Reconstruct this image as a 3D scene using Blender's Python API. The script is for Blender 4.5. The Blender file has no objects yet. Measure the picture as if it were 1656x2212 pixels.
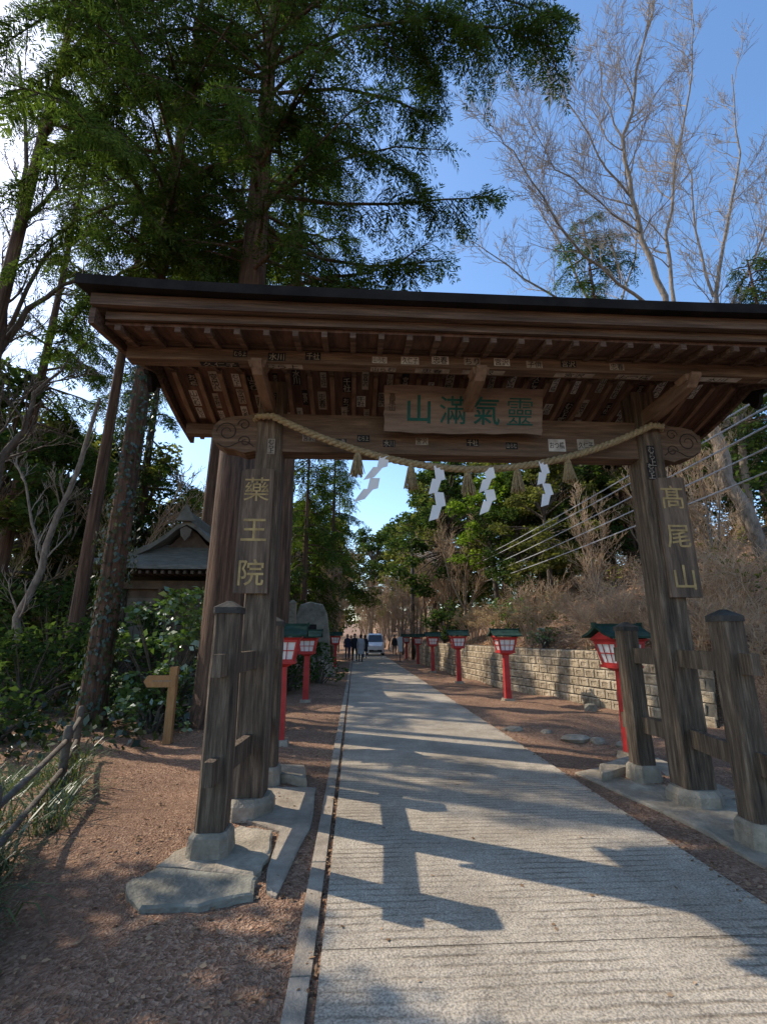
import bpy, bmesh, math, random
import numpy as np
from mathutils import Vector, Matrix
R = random.Random(7); NR = np.random.default_rng(7)
S = bpy.context.scene; C = S.collection
rad = math.radians; PI = math.pi
F = 1036.0; TH = math.atan(269/1036.0); A = rad(3.26); H = 1.6
cT, sT, cA, sA = math.cos(TH), math.sin(TH), math.cos(A), math.sin(A)
# ---------- surveying helpers: photo bearings -> metres ----------
def ray(px, py):
    X = px-828; U = 1106-py; Y = F*cT-U*sT; Z = F*sT+U*cT
    return X*cA+Y*sA, -X*sA+Y*cA, Z
def P(px, py, y):
    r = ray(px, py); s = y/r[1]; return Vector((r[0]*s, y, H+r[2]*s))
def G(px, py, z=0.0):
    r = ray(px, py); s = (z-H)/r[2]; return Vector((r[0]*s, r[1]*s, z))
# ---------- materials ----------
def newmat(name):
    m = bpy.data.materials.new(name); m.use_nodes = True
    nt = m.node_tree; nt.nodes.clear()
    return m, nt, nt.nodes.new('ShaderNodeOutputMaterial')
def N(nt, t, **kw):
    n = nt.nodes.new(t)
    for k, v in kw.items(): setattr(n, k, v)
    return n
def c4(c): return (c[0], c[1], c[2], 1)
def surf(name, a, b, scale=6, stretch=(1,1,1), rough=.85, bump=.3, bscale=25, spec=.2, metal=0, c=None, detail=4):
    m, nt, out = newmat(name); L = nt.links.new
    tc = N(nt, 'ShaderNodeTexCoord'); mp = N(nt, 'ShaderNodeMapping'); mp.inputs['Scale'].default_value = stretch
    L(tc.outputs['Object'], mp.inputs['Vector'])
    n1 = N(nt, 'ShaderNodeTexNoise'); n1.inputs['Scale'].default_value = scale; n1.inputs['Detail'].default_value = detail; n1.inputs['Roughness'].default_value = .65
    L(mp.outputs[0], n1.inputs['Vector'])
    cr = N(nt, 'ShaderNodeValToRGB'); e = cr.color_ramp.elements
    e[0].position = .3; e[0].color = c4(a); e[1].position = .7; e[1].color = c4(b)
    if c is not None:
        k = e.new(.52); k.color = c4(c)
    L(n1.outputs['Fac'], cr.inputs['Fac'])
    p = N(nt, 'ShaderNodeBsdfPrincipled'); p.inputs['Roughness'].default_value = rough
    p.inputs['Specular IOR Level'].default_value = spec; p.inputs['Metallic'].default_value = metal
    L(cr.outputs[0], p.inputs['Base Color'])
    if bump:
        n2 = N(nt, 'ShaderNodeTexNoise'); n2.inputs['Scale'].default_value = bscale; n2.inputs['Detail'].default_value = 3
        L(mp.outputs[0], n2.inputs['Vector'])
        bp = N(nt, 'ShaderNodeBump'); bp.inputs['Strength'].default_value = bump; bp.inputs['Distance'].default_value = .03
        L(n2.outputs['Fac'], bp.inputs['Height']); L(bp.outputs[0], p.inputs['Normal'])
    L(p.outputs[0], out.inputs[0]); return m
def leafmat(name, a, b, transl=.4, tint=(1.3,1.35,.6), gloss=0):
    m, nt, out = newmat(name); L = nt.links.new
    g = N(nt, 'ShaderNodeNewGeometry'); tc = N(nt, 'ShaderNodeTexCoord')
    n1 = N(nt, 'ShaderNodeTexNoise'); n1.inputs['Scale'].default_value = .9; n1.inputs['Detail'].default_value = 2
    L(tc.outputs['Object'], n1.inputs['Vector'])
    ad = N(nt, 'ShaderNodeMath', operation='MULTIPLY_ADD'); ad.inputs[1].default_value = .55
    mu = N(nt, 'ShaderNodeMath', operation='MULTIPLY'); mu.inputs[1].default_value = .5
    L(n1.outputs['Fac'], mu.inputs[0]); L(g.outputs['Random Per Island'], ad.inputs[0]); L(mu.outputs[0], ad.inputs[2])
    cr = N(nt, 'ShaderNodeValToRGB'); e = cr.color_ramp.elements
    e[0].position = .15; e[0].color = c4(a); e[1].position = .85; e[1].color = c4(b)
    L(ad.outputs[0], cr.inputs['Fac'])
    d = N(nt, 'ShaderNodeBsdfDiffuse'); t = N(nt, 'ShaderNodeBsdfTranslucent')
    mx = N(nt, 'ShaderNodeMix', data_type='RGBA', blend_type='MULTIPLY'); mx.inputs[0].default_value = 1
    L(cr.outputs[0], mx.inputs[6]); mx.inputs[7].default_value = c4(tint)
    L(cr.outputs[0], d.inputs['Color']); L(mx.outputs[2], t.inputs['Color'])
    m1 = N(nt, 'ShaderNodeMixShader'); m1.inputs[0].default_value = transl
    L(d.outputs[0], m1.inputs[1]); L(t.outputs[0], m1.inputs[2])
    if gloss:
        gl = N(nt, 'ShaderNodeBsdfGlossy'); gl.inputs['Roughness'].default_value = .35
        m2 = N(nt, 'ShaderNodeMixShader'); m2.inputs[0].default_value = gloss
        L(m1.outputs[0], m2.inputs[1]); L(gl.outputs[0], m2.inputs[2]); m1 = m2
    L(m1.outputs[0], out.inputs[0])
    return m
def litter(name, cols, scale=22, dirt=(.10,.06,.045)):
    m, nt, out = newmat(name); L = nt.links.new
    tc = N(nt, 'ShaderNodeTexCoord')
    n0 = N(nt, 'ShaderNodeTexNoise'); n0.inputs['Scale'].default_value = 12; n0.inputs['Detail'].default_value = 3
    L(tc.outputs['Object'], n0.inputs['Vector'])
    mv = N(nt, 'ShaderNodeMix', data_type='RGBA'); mv.inputs[0].default_value = .07
    L(tc.outputs['Object'], mv.inputs[6]); L(n0.outputs['Color'], mv.inputs[7])
    v = N(nt, 'ShaderNodeTexVoronoi'); v.inputs['Scale'].default_value = scale
    L(mv.outputs[2], v.inputs['Vector'])
    sp = N(nt, 'ShaderNodeSeparateColor'); L(v.outputs['Color'], sp.inputs[0])
    cr = N(nt, 'ShaderNodeValToRGB'); e = cr.color_ramp.elements
    e[0].position = 0; e[0].color = c4(cols[0]); e[1].position = 1; e[1].color = c4(cols[-1])
    for i, c in enumerate(cols[1:-1]):
        k = e.new((i+1)/(len(cols)-1)); k.color = c4(c)
    L(sp.outputs[0], cr.inputs['Fac'])
    n1 = N(nt, 'ShaderNodeTexNoise'); n1.inputs['Scale'].default_value = .7; n1.inputs['Detail'].default_value = 7; n1.inputs['Roughness'].default_value = .7
    L(tc.outputs['Object'], n1.inputs['Vector'])
    r2 = N(nt, 'ShaderNodeValToRGB'); r2.color_ramp.elements[0].position = .40; r2.color_ramp.elements[1].position = .62
    L(n1.outputs['Fac'], r2.inputs['Fac'])
    mx = N(nt, 'ShaderNodeMix', data_type='RGBA'); ml = N(nt, 'ShaderNodeMath', operation='MULTIPLY'); ml.inputs[1].default_value = .65
    L(r2.outputs[0], ml.inputs[0]); L(ml.outputs[0], mx.inputs[0]); L(cr.outputs[0], mx.inputs[6]); mx.inputs[7].default_value = c4(dirt)
    p = N(nt, 'ShaderNodeBsdfPrincipled'); p.inputs['Roughness'].default_value = .9; p.inputs['Specular IOR Level'].default_value = .1
    L(mx.outputs[2], p.inputs['Base Color'])
    bp = N(nt, 'ShaderNodeBump'); bp.inputs['Strength'].default_value = .75; bp.inputs['Distance'].default_value = .025
    n3 = N(nt, 'ShaderNodeTexNoise'); n3.inputs['Scale'].default_value = 55; n3.inputs['Detail'].default_value = 3; L(tc.outputs['Object'], n3.inputs['Vector'])
    sm_ = N(nt, 'ShaderNodeMath', operation='ADD'); L(v.outputs['Distance'], sm_.inputs[0]); L(n3.outputs['Fac'], sm_.inputs[1])
    L(sm_.outputs[0], bp.inputs['Height']); L(bp.outputs[0], p.inputs['Normal']); L(p.outputs[0], out.inputs[0])
    return m
def roadmat():
    m, nt, out = newmat('grooved_concrete'); L = nt.links.new
    tc = N(nt, 'ShaderNodeTexCoord')
    n1 = N(nt, 'ShaderNodeTexNoise'); n1.inputs['Scale'].default_value = 1.1; n1.inputs['Detail'].default_value = 7; n1.inputs['Roughness'].default_value = .72
    n2 = N(nt, 'ShaderNodeTexNoise'); n2.inputs['Scale'].default_value = 80; n2.inputs['Detail'].default_value = 3
    for n in (n1, n2): L(tc.outputs['Object'], n.inputs['Vector'])
    w = N(nt, 'ShaderNodeTexWave', wave_type='BANDS', bands_direction='Y'); w.inputs['Scale'].default_value = 4.1; w.inputs['Distortion'].default_value = 2.4
    w.inputs['Detail'].default_value = 3; w.inputs['Detail Scale'].default_value = .8; w.inputs['Detail Roughness'].default_value = .65
    L(tc.outputs['Object'], w.inputs['Vector'])
    cr = N(nt, 'ShaderNodeValToRGB'); e = cr.color_ramp.elements
    e[0].position = .28; e[0].color = (.34,.28,.205,1); e[1].position = .72; e[1].color = (.69,.585,.445,1)
    L(n1.outputs['Fac'], cr.inputs['Fac'])
    c2 = N(nt, 'ShaderNodeValToRGB'); c2.color_ramp.elements[0].position = .3; c2.color_ramp.elements[0].color = (.42,.42,.42,1); c2.color_ramp.elements[1].position = .65
    L(n2.outputs['Fac'], c2.inputs['Fac'])
    c3 = N(nt, 'ShaderNodeValToRGB'); c3.color_ramp.elements[0].position = .0; c3.color_ramp.elements[0].color = (.48,.46,.44,1); c3.color_ramp.elements[1].position = .3
    L(w.outputs['Fac'], c3.inputs['Fac'])
    n4 = N(nt, 'ShaderNodeTexNoise'); n4.inputs['Scale'].default_value = 1.9; n4.inputs['Detail'].default_value = 5; n4.inputs['Roughness'].default_value = .7; L(tc.outputs['Object'], n4.inputs['Vector'])
    r4 = N(nt, 'ShaderNodeValToRGB'); r4.color_ramp.elements[0].position = .4; r4.color_ramp.elements[1].position = .62; L(n4.outputs['Fac'], r4.inputs['Fac'])
    m0 = N(nt, 'ShaderNodeMix', data_type='RGBA', blend_type='MULTIPLY'); m0.inputs[0].default_value = 1
    L(cr.outputs[0], m0.inputs[6]); L(c2.outputs[0], m0.inputs[7])
    m1 = N(nt, 'ShaderNodeMix', data_type='RGBA', blend_type='MULTIPLY'); L(r4.outputs[0], m1.inputs[0])
    L(m0.outputs[2], m1.inputs[6]); L(c3.outputs[0], m1.inputs[7])
    p = N(nt, 'ShaderNodeBsdfPrincipled'); p.inputs['Roughness'].default_value = .9; p.inputs['Specular IOR Level'].default_value = .1
    L(m1.outputs[2], p.inputs['Base Color'])
    bp = N(nt, 'ShaderNodeBump'); bp.inputs['Strength'].default_value = .6; bp.inputs['Distance'].default_value = .012
    s1 = N(nt, 'ShaderNodeMath', operation='MULTIPLY_ADD'); L(c3.outputs[0], s1.inputs[0]); L(r4.outputs[0], s1.inputs[1]); L(n2.outputs['Fac'], s1.inputs[2])
    L(s1.outputs[0], bp.inputs['Height']); L(bp.outputs[0], p.inputs['Normal']); L(p.outputs[0], out.inputs[0])
    return m
M = dict(
 road=roadmat(),
 litter=litter('leaf_litter', [(.14,.074,.043),(.32,.18,.112),(.23,.13,.078),(.48,.31,.2),(.34,.205,.128)], 58, (.165,.1,.066)),
 kerb=surf('kerb_concrete', (.21,.17,.125), (.43,.355,.265), 5, bump=.4, bscale=60),
 stone=surf('weathered_stone', (.18,.148,.105), (.46,.385,.28), 4, bump=.5, bscale=35, c=(.31,.258,.186)),
 greenstone=surf('greenish_stone', (.12,.112,.085), (.3,.275,.21), 3, bump=.6, bscale=30),
 wallstone=surf('wall_block_stone', (.18,.135,.085), (.64,.52,.36), 3.2, bump=.7, bscale=30, c=(.41,.325,.22), detail=6),
 mortar=surf('wall_mortar', (.1,.09,.07), (.2,.17,.13), 3),
 post=surf('weathered_post_wood', (.038,.028,.02), (.25,.185,.125), 3.2, (7,7,.6), bump=.8, bscale=9, c=(.125,.089,.059), detail=6),
 beam=surf('old_beam_wood', (.06,.038,.025), (.23,.15,.095), 2.6, (.6,7,7), bump=.6, bscale=9, c=(.14,.087,.055), detail=6),
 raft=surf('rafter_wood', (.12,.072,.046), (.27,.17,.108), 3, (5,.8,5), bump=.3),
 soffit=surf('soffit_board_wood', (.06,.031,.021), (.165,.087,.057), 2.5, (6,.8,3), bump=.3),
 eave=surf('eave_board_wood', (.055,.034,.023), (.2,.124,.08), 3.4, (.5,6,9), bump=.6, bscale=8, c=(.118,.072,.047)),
 copper=surf('dark_copper_roof', (.010,.0085,.008), (.026,.022,.019), 3, rough=.9, bump=.2, spec=.08),
 cap=surf('post_cap_metal', (.03,.027,.022), (.085,.075,.062), 8, rough=.8, bump=.2, spec=.15),
 plaque=surf('plaque_wood', (.12,.083,.061), (.25,.175,.128), 2.4, (.7,6,6), bump=.4, bscale=8),
 plaquev=surf('upright_plaque_wood', (.07,.05,.036), (.24,.17,.115), 2.6, (7,7,.7), bump=.5, bscale=8, c=(.145,.1,.068)),
 gold=surf('gold_lettering', (.22,.145,.055), (.50,.345,.135), 9, rough=.6, bump=.1, spec=.3),
 jade=surf('green_lettering', (.008,.055,.042), (.02,.10,.078), 6, rough=.7, bump=.1),
 carve=surf('carved_line_wood', (.03,.02,.014), (.06,.04,.028), 6, bump=0),
 paper=surf('sticker_paper', (.34,.30,.25), (.6,.55,.48), 8, bump=.05),
 oldpaper=surf('faded_sticker_paper', (.18,.145,.11), (.4,.33,.26), 8, bump=.05),
 black=surf('ink_black', (.012,.012,.012), (.03,.028,.026), 8, bump=0),
 straw=surf('straw_rope', (.2,.14,.07), (.42,.32,.175), 30, bump=.5, bscale=80),
 shide=surf('white_paper', (.7,.7,.7), (.8,.8,.8), 5, bump=.05),
 red=surf('red_lacquer', (.36,.022,.02), (.55,.04,.034), 5, rough=.5, bump=.08, spec=.4),
 green=surf('green_copper', (.014,.034,.025), (.038,.072,.053), 5, rough=.85, bump=.15, spec=.1),
 lamp=surf('lantern_paper', (.72,.7,.66), (.82,.8,.77), 4, bump=.02),
 cedar=surf('cedar_bark', (.035,.022,.015), (.21,.12,.075), 2.6, (6,6,.35), bump=1., bscale=7, c=(.11,.064,.041)),
 bark=surf('grey_bark', (.055,.042,.031), (.17,.136,.105), 4, (3,3,.7), bump=.8, bscale=9),
 pale=surf('pale_bark', (.12,.095,.072), (.33,.27,.21), 4, (3,3,1), bump=.5, bscale=12),
 twig=surf('pale_twigs', (.17,.135,.105), (.42,.35,.28), 2, bump=0),
 dtwig=surf('dark_twigs', (.055,.042,.032), (.14,.108,.083), 2, bump=0),
 dry=surf('dry_brown_twigs', (.27,.175,.105), (.58,.42,.27), 2, bump=0),
 needle=leafmat('conifer_needles', (.011,.026,.009), (.10,.142,.036), .5),
 needle2=leafmat('yellow_green_needles', (.03,.058,.011), (.18,.22,.048), .54),
 evg=leafmat('evergreen_leaves', (.012,.03,.013), (.095,.14,.045), .42),
 olive=leafmat('olive_leaves', (.045,.055,.018), (.21,.215,.075), .45),
 bright=leafmat('bright_green_leaves', (.05,.10,.014), (.20,.28,.045), .45),
 shrub=leafmat('glossy_shrub_leaves', (.04,.09,.018), (.16,.25,.055), .35, gloss=.14),
 grass=leafmat('strap_leaves', (.025,.045,.015), (.12,.16,.06), .3, gloss=.06),
 ivy=leafmat('ivy_leaves', (.012,.024,.009), (.055,.08,.024), .25, gloss=.06),
 brush=leafmat('brown_brush', (.2,.125,.07), (.54,.4,.25), .3, (1.1,1,.9)),
 leaf=leafmat('fallen_leaf', (.11,.055,.03), (.48,.31,.18), .1, (1,1,1)),
 orange=leafmat('orange_fallen_leaf', (.3,.155,.07), (.66,.45,.26), .2, (1,1,1)),
 head=leafmat('dry_flower_heads', (.3,.2,.1), (.58,.43,.24), .3, (1,1,1)),
 fence=surf('log_rail_concrete', (.07,.057,.044), (.16,.132,.1), 6, bump=.6, bscale=30),
 signw=surf('orange_sign_wood', (.3,.15,.06), (.44,.24,.1), 4, (6,6,1), bump=.2),
 white=surf('white_letters', (.7,.7,.68), (.8,.8,.78), 5, bump=0),
 tw=surf('temple_wood', (.06,.042,.03), (.15,.105,.072), 3, bump=.3),
 troof=surf('temple_roof', (.085,.08,.062), (.2,.182,.145), 3, (1,6,1), bump=.4),
 plaster=surf('old_panel_wood', (.1,.08,.06), (.18,.15,.115), 3, bump=.1),
 pole=surf('utility_pole_grey', (.05,.05,.05), (.09,.085,.08), 4, bump=.1),
 cable=surf('pale_cable', (.4,.4,.4), (.52,.52,.52), 4, bump=0),
 carw=surf('white_car_paint', (.72,.73,.74), (.8,.8,.81), 2, rough=.25, bump=0, spec=.5),
 glass=surf('dark_car_glass', (.02,.025,.03), (.04,.045,.05), 2, rough=.1, bump=0, spec=.6),
 rubber=surf('rubber', (.015,.015,.015), (.03,.03,.03), 5, bump=0),
 lampg=surf('headlight_glass', (.55,.57,.6), (.75,.77,.8), 6, rough=.15, bump=0, spec=.6),
 skin=surf('skin', (.42,.27,.2), (.5,.33,.25), 5, bump=0),
 hair=surf('dark_hair', (.015,.012,.01), (.03,.024,.02), 9, bump=0),
 c_dark=surf('dark_cloth', (.018,.02,.025), (.035,.038,.045), 8, bump=.1),
 c_navy=surf('navy_cloth', (.025,.03,.06), (.04,.05,.09), 8, bump=.1),
 c_grey=surf('pale_grey_cloth', (.38,.38,.4), (.5,.5,.52), 8, bump=.1),
 c_brown=surf('brown_cloth', (.12,.075,.05), (.17,.11,.075), 8, bump=.1),
 c_jean=surf('denim_cloth', (.05,.07,.12), (.09,.11,.17), 8, bump=.1),
)
# ---------- mesh helpers ----------
def frame(d):
    d = d.normalized(); u = Vector((0,0,1)) if abs(d.z) < .9 else Vector((1,0,0))
    a = d.cross(u).normalized(); return a, a.cross(d).normalized()
class MB:
    def __init__(s): s.v = []; s.f = []; s.m = []
    def add(s, vs, fs, mi=0):
        o = len(s.v); s.v += [tuple(v) for v in vs]
        for f in fs: s.f.append([i+o for i in f]); s.m.append(mi)
        return s
    def box(s, c, sz, rot=None, mi=0):
        c = Vector(c); h = Vector(sz)/2; vs = []
        for x in (-1,1):
            for y in (-1,1):
                for z in (-1,1):
                    p = Vector((x*h.x, y*h.y, z*h.z)); p = rot@p if rot else p; vs.append(c+p)
        return s.add(vs, [(0,1,3,2),(4,6,7,5),(0,4,5,1),(2,3,7,6),(0,2,6,4),(1,5,7,3)], mi)
    def rings(s, rings, mi=0, caps=True, closed=False):
        n = len(rings[0]); vs = [p for r in rings for p in r]; fs = []
        for k in range(len(rings)-1):
            for i in range(n):
                j = (i+1) % n; fs.append((k*n+i, k*n+j, (k+1)*n+j, (k+1)*n+i))
        if caps: fs.append(tuple(range(n-1,-1,-1))); fs.append(tuple((len(rings)-1)*n+i for i in range(n)))
        return s.add(vs, fs, mi)
    def tube(s, pts, rs, n=8, mi=0, caps=True):
        pts = [Vector(p) for p in pts]; out = []
        if not hasattr(rs, '__len__'): rs = [rs]*len(pts)
        a = None
        for k, p in enumerate(pts):
            d = pts[min(k+1, len(pts)-1)]-pts[max(k-1, 0)]
            if d.length < 1e-6: d = Vector((0,0,1))
            d.normalize()
            if a is None: a, b = frame(d)
            else:
                a = (a-d*a.dot(d)); a = a.normalized() if a.length > 1e-4 else frame(d)[0]; b = a.cross(d)
            out.append([p+a*(rs[k]*math.cos(2*PI*i/n))+b*(rs[k]*math.sin(2*PI*i/n)) for i in range(n)])
        return s.rings(out, mi, caps)
    def post(s, c, z0, z1, w0, w1, ch=.2, mi=0, seg=1, jit=0):   # chamfered square post
        def ring(z, w):
            h = w/2; q = h*(1-ch); jx, jy = R.uniform(-jit,jit), R.uniform(-jit,jit)
            return [Vector((c[0]+x+jx+R.uniform(-jit,jit)*.5, c[1]+y+jy+R.uniform(-jit,jit)*.5, z)) for x, y in ((-h,-q),(-q,-h),(q,-h),(h,-q),(h,q),(q,h),(-q,h),(-h,q))]
        return s.rings([ring(z0+(z1-z0)*k/seg, w0+(w1-w0)*k/seg) for k in range(seg+1)], mi)
    def frust(s, c, z0, z1, w0, w1, d0=None, d1=None, mi=0):
        d0 = w0 if d0 is None else d0; d1 = w1 if d1 is None else d1
        def ring(z,w,d): return [Vector((c[0]+x*w/2, c[1]+y*d/2, z)) for x,y in ((-1,-1),(1,-1),(1,1),(-1,1))]
        return s.rings([ring(z0,w0,d0), ring(z1,w1,d1)], mi)
    def extr(s, poly, vec, mi=0):
        vec = Vector(vec); return s.rings([[Vector(p) for p in poly], [Vector(p)+vec for p in poly]], mi)
    def build(s, name, mats, parent=None, org=None, smooth=False):
        if not isinstance(mats, (list, tuple)): mats = [mats]
        v = np.array(s.v, dtype=np.float64)
        if parent is not None: o = np.array(parent['_o'])
        elif org is not None: o = np.array(org)
        else: o = np.array([v[:,0].mean(), v[:,1].mean(), v[:,2].min()])
        me = bpy.data.meshes.new(name); me.from_pydata((v-o).tolist(), [], s.f)
        for m in mats: me.materials.append(m)
        if len(mats) > 1: me.polygons.foreach_set('material_index', s.m)
        bm = bmesh.new(); bm.from_mesh(me); bmesh.ops.recalc_face_normals(bm, faces=bm.faces); bm.to_mesh(me); bm.free()
        if smooth: me.polygons.foreach_set('use_smooth', [True]*len(me.polygons))
        ob = bpy.data.objects.new(name, me); C.objects.link(ob)
        if parent is not None: ob.parent = parent; ob['_o'] = parent['_o']
        else: ob.location = o; ob['_o'] = list(map(float, o))
        return ob
def npmesh(name, verts, m, parent=None, org=None, faces=None):
    verts = np.asarray(verts, dtype=np.float64).reshape(-1,3)
    if faces is None: faces = np.arange(len(verts)).reshape(-1,4)
    if parent is not None: o = np.array(parent['_o'])
    elif org is not None: o = np.array(org)
    else: o = np.array([verts[:,0].mean(), verts[:,1].mean(), verts[:,2].min()])
    me = bpy.data.meshes.new(name); nf = len(faces)
    me.vertices.add(len(verts)); me.vertices.foreach_set('co', (verts-o).astype(np.float32).ravel())
    me.loops.add(nf*4); me.loops.foreach_set('vertex_index', faces.astype(np.int32).ravel())
    me.polygons.add(nf); me.polygons.foreach_set('loop_start', np.arange(0, nf*4, 4, dtype=np.int32))
    me.update(calc_edges=True); me.validate(); me.materials.append(m)
    ob = bpy.data.objects.new(name, me); C.objects.link(ob)
    if parent is not None: ob.parent = parent; ob['_o'] = parent['_o']
    else: ob.location = o; ob['_o'] = list(map(float, o))
    return ob
def tag(o, label=None, cat=None, group=None, kind=None):
    if label: o['label'] = label
    if cat: o['category'] = cat
    if group: o['group'] = group
    if kind: o['kind'] = kind
    return o
def thing(name, label, cat, loc=(0,0,0), group=None):
    o = bpy.data.objects.new(name, None); C.objects.link(o); o.location = loc; o['_o'] = [float(q) for q in loc]
    o.empty_display_size = .2
    return tag(o, label, cat, group)
def dup(root, loc, rz=0, label=None, sc=1):
    def cp(o, par):
        c = o.copy(); C.objects.link(c)
        if par is not None: c.parent = par
        for ch in o.children: cp(ch, c)
        return c
    r = cp(root, None); r.location = loc; r.rotation_euler = (0,0,rz); r.scale = (sc,sc,sc)
    if label: r['label'] = label
    return r
def rm3(r, u, n): return Matrix((r, u, n)).transposed()
# ---------- text ----------
_tc = {}
def text_geo(body, size, bold=.006):
    k = (body, size, bold)
    if k in _tc: return _tc[k]
    cu = bpy.data.curves.new('lettering', 'FONT'); cu.body = body; cu.size = size; cu.align_x = 'CENTER'; cu.resolution_u = 3
    cu.space_line = .86; cu.offset = size*bold
    ob = bpy.data.objects.new('lettering', cu); C.objects.link(ob)
    dg = bpy.context.evaluated_depsgraph_get(); dg.update()
    me = bpy.data.meshes.new_from_object(ob.evaluated_get(dg))
    v = [Vector(q.co) for q in me.vertices]; f = [list(p.vertices) for p in me.polygons]
    bpy.data.objects.remove(ob); bpy.data.curves.remove(cu); bpy.data.meshes.remove(me)
    if v:
        lo = Vector((min(q.x for q in v), min(q.y for q in v), 0)); hi = Vector((max(q.x for q in v), max(q.y for q in v), 0))
        c = (lo+hi)/2; v = [q-c for q in v]; dim = hi-lo
    else: dim = Vector((0,0,0))
    _tc[k] = (v, f, dim); return _tc[k]
def letters(mb, body, size, c, rot, off=.004, mi=0, sx=1, sy=1, bold=.006):
    v, f, d = text_geo(body, size, bold)
    mb.add([Vector(c)+rot@Vector((q.x*sx, q.y*sy, off)) for q in v], f, mi)
# ---------- foliage helpers ----------
def kite(p, d, s, L, w):
    return [p, p+d*L*.45+s*w, p+d*L, p+d*L*.45-s*w]
def frond_tmpl(n, seed, droop=.12):
    q = []; r = random.Random(seed)
    for i in range(n):
        for sg in (-1,1):
            t = .05+.9*(i+r.uniform(-.3,.5))/n
            a = rad(50-14*t+r.uniform(-12,12)); d = Vector((math.cos(a), sg*math.sin(a), -.15+r.uniform(-.25,.15))); s = Vector((-d.y, d.x, .4*sg*r.random())).normalized()
            q += kite(Vector((t,0,-droop*t*t)), d, s, (.44*(1-.55*t)+.05)*r.uniform(.7,1.15), .036)
    q += kite(Vector((.85,0,-droop*.8)), Vector((1,0,-.2)), Vector((0,1,0)), .22, .03)
    return np.array([tuple(v) for v in q])
def leafs_tmpl(): return np.array([(0,0,0),(.45,.3,.05),(1,0,-.08),(.45,-.3,.05)])
def unit(a): return a/np.maximum(np.linalg.norm(a, axis=1, keepdims=True), 1e-6)
def inst(tmpl, pos, X, Z, sc):
    pos = np.asarray(pos, float); X = unit(np.asarray(X, float)); Z = np.asarray(Z, float)
    Y = unit(np.cross(Z, X)); Z = np.cross(X, Y); sc = np.asarray(sc).reshape(-1,1,1)
    v = tmpl[None,:,0:1]*X[:,None,:]+tmpl[None,:,1:2]*Y[:,None,:]+tmpl[None,:,2:3]*Z[:,None,:]
    return (pos[:,None,:]+v*sc).reshape(-1,3)
FRS = [frond_tmpl(6, k) for k in range(4)]; LF = leafs_tmpl()
def limb_fronds(pts, acc, r, fsize, step=.2, t0=.15):
    pts = [Vector(p) for p in pts]; seg = [(pts[i+1]-pts[i]).length for i in range(len(pts)-1)]; tot = sum(seg)
    s = tot*t0
    while s < tot:
        q = s; i = 0
        while i < len(seg)-1 and q > seg[i]: q -= seg[i]; i += 1
        p = pts[i].lerp(pts[i+1], min(1, q/max(seg[i], 1e-6))); tg = (pts[i+1]-pts[i]).normalized()
        sd = tg.cross(Vector((0,0,1))); sd = sd.normalized() if sd.length > .05 else Vector((1,0,0))
        t = s/tot
        for sg in (-1, 1):
            a = rad(r.uniform(30, 80)); x = tg*math.cos(a)+sd*(sg*math.sin(a))+Vector((0,0,r.uniform(-1.15,.1)))
            acc[0].append(tuple(p)); acc[1].append(tuple(x)); acc[2].append((r.gauss(0,.4), r.gauss(0,.4), 1)); acc[3].append(fsize*(1.15-.4*t)*r.uniform(.55,1.2))
        s += step*r.uniform(.6,1.4)
    acc[0].append(tuple(pts[-1])); acc[1].append(tuple(pts[-1]-pts[-2]+Vector((0,0,-.1)))); acc[2].append((0,0,1)); acc[3].append(fsize*.7)
def spray(pts, acc, r, fsize, step, mb, k=1.0):
    pts = [Vector(p) for p in pts]; limb_fronds(pts, acc, r, fsize, step)
    tot = sum((pts[i+1]-pts[i]).length for i in range(len(pts)-1)); n = max(2, int(tot/.5*k))
    for j in range(n):
        t = .22+.75*(j+r.random())/n; q = t*(len(pts)-1); i = min(int(q), len(pts)-2); p = pts[i].lerp(pts[i+1], q-i); tg = (pts[i+1]-pts[i]).normalized()
        sd = tg.cross(Vector((0,0,1))); sd = sd.normalized() if sd.length > .05 else Vector((1,0,0))
        l = (.3+.11*tot)*(1.25-.8*t)*r.uniform(.6,1.25); e = p+(tg*.75+sd*(r.choice((-1,1))*r.uniform(.5,1)))*l+Vector((0,0,-l*r.uniform(.15,1.05)))
        m_ = p.lerp(e,.5)+Vector((0,0,.07*l)); mb.tube([p, m_, e], [.014,.01,.004], 3, caps=False); limb_fronds([p, m_, e], acc, r, fsize*.9, step, .1)
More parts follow.
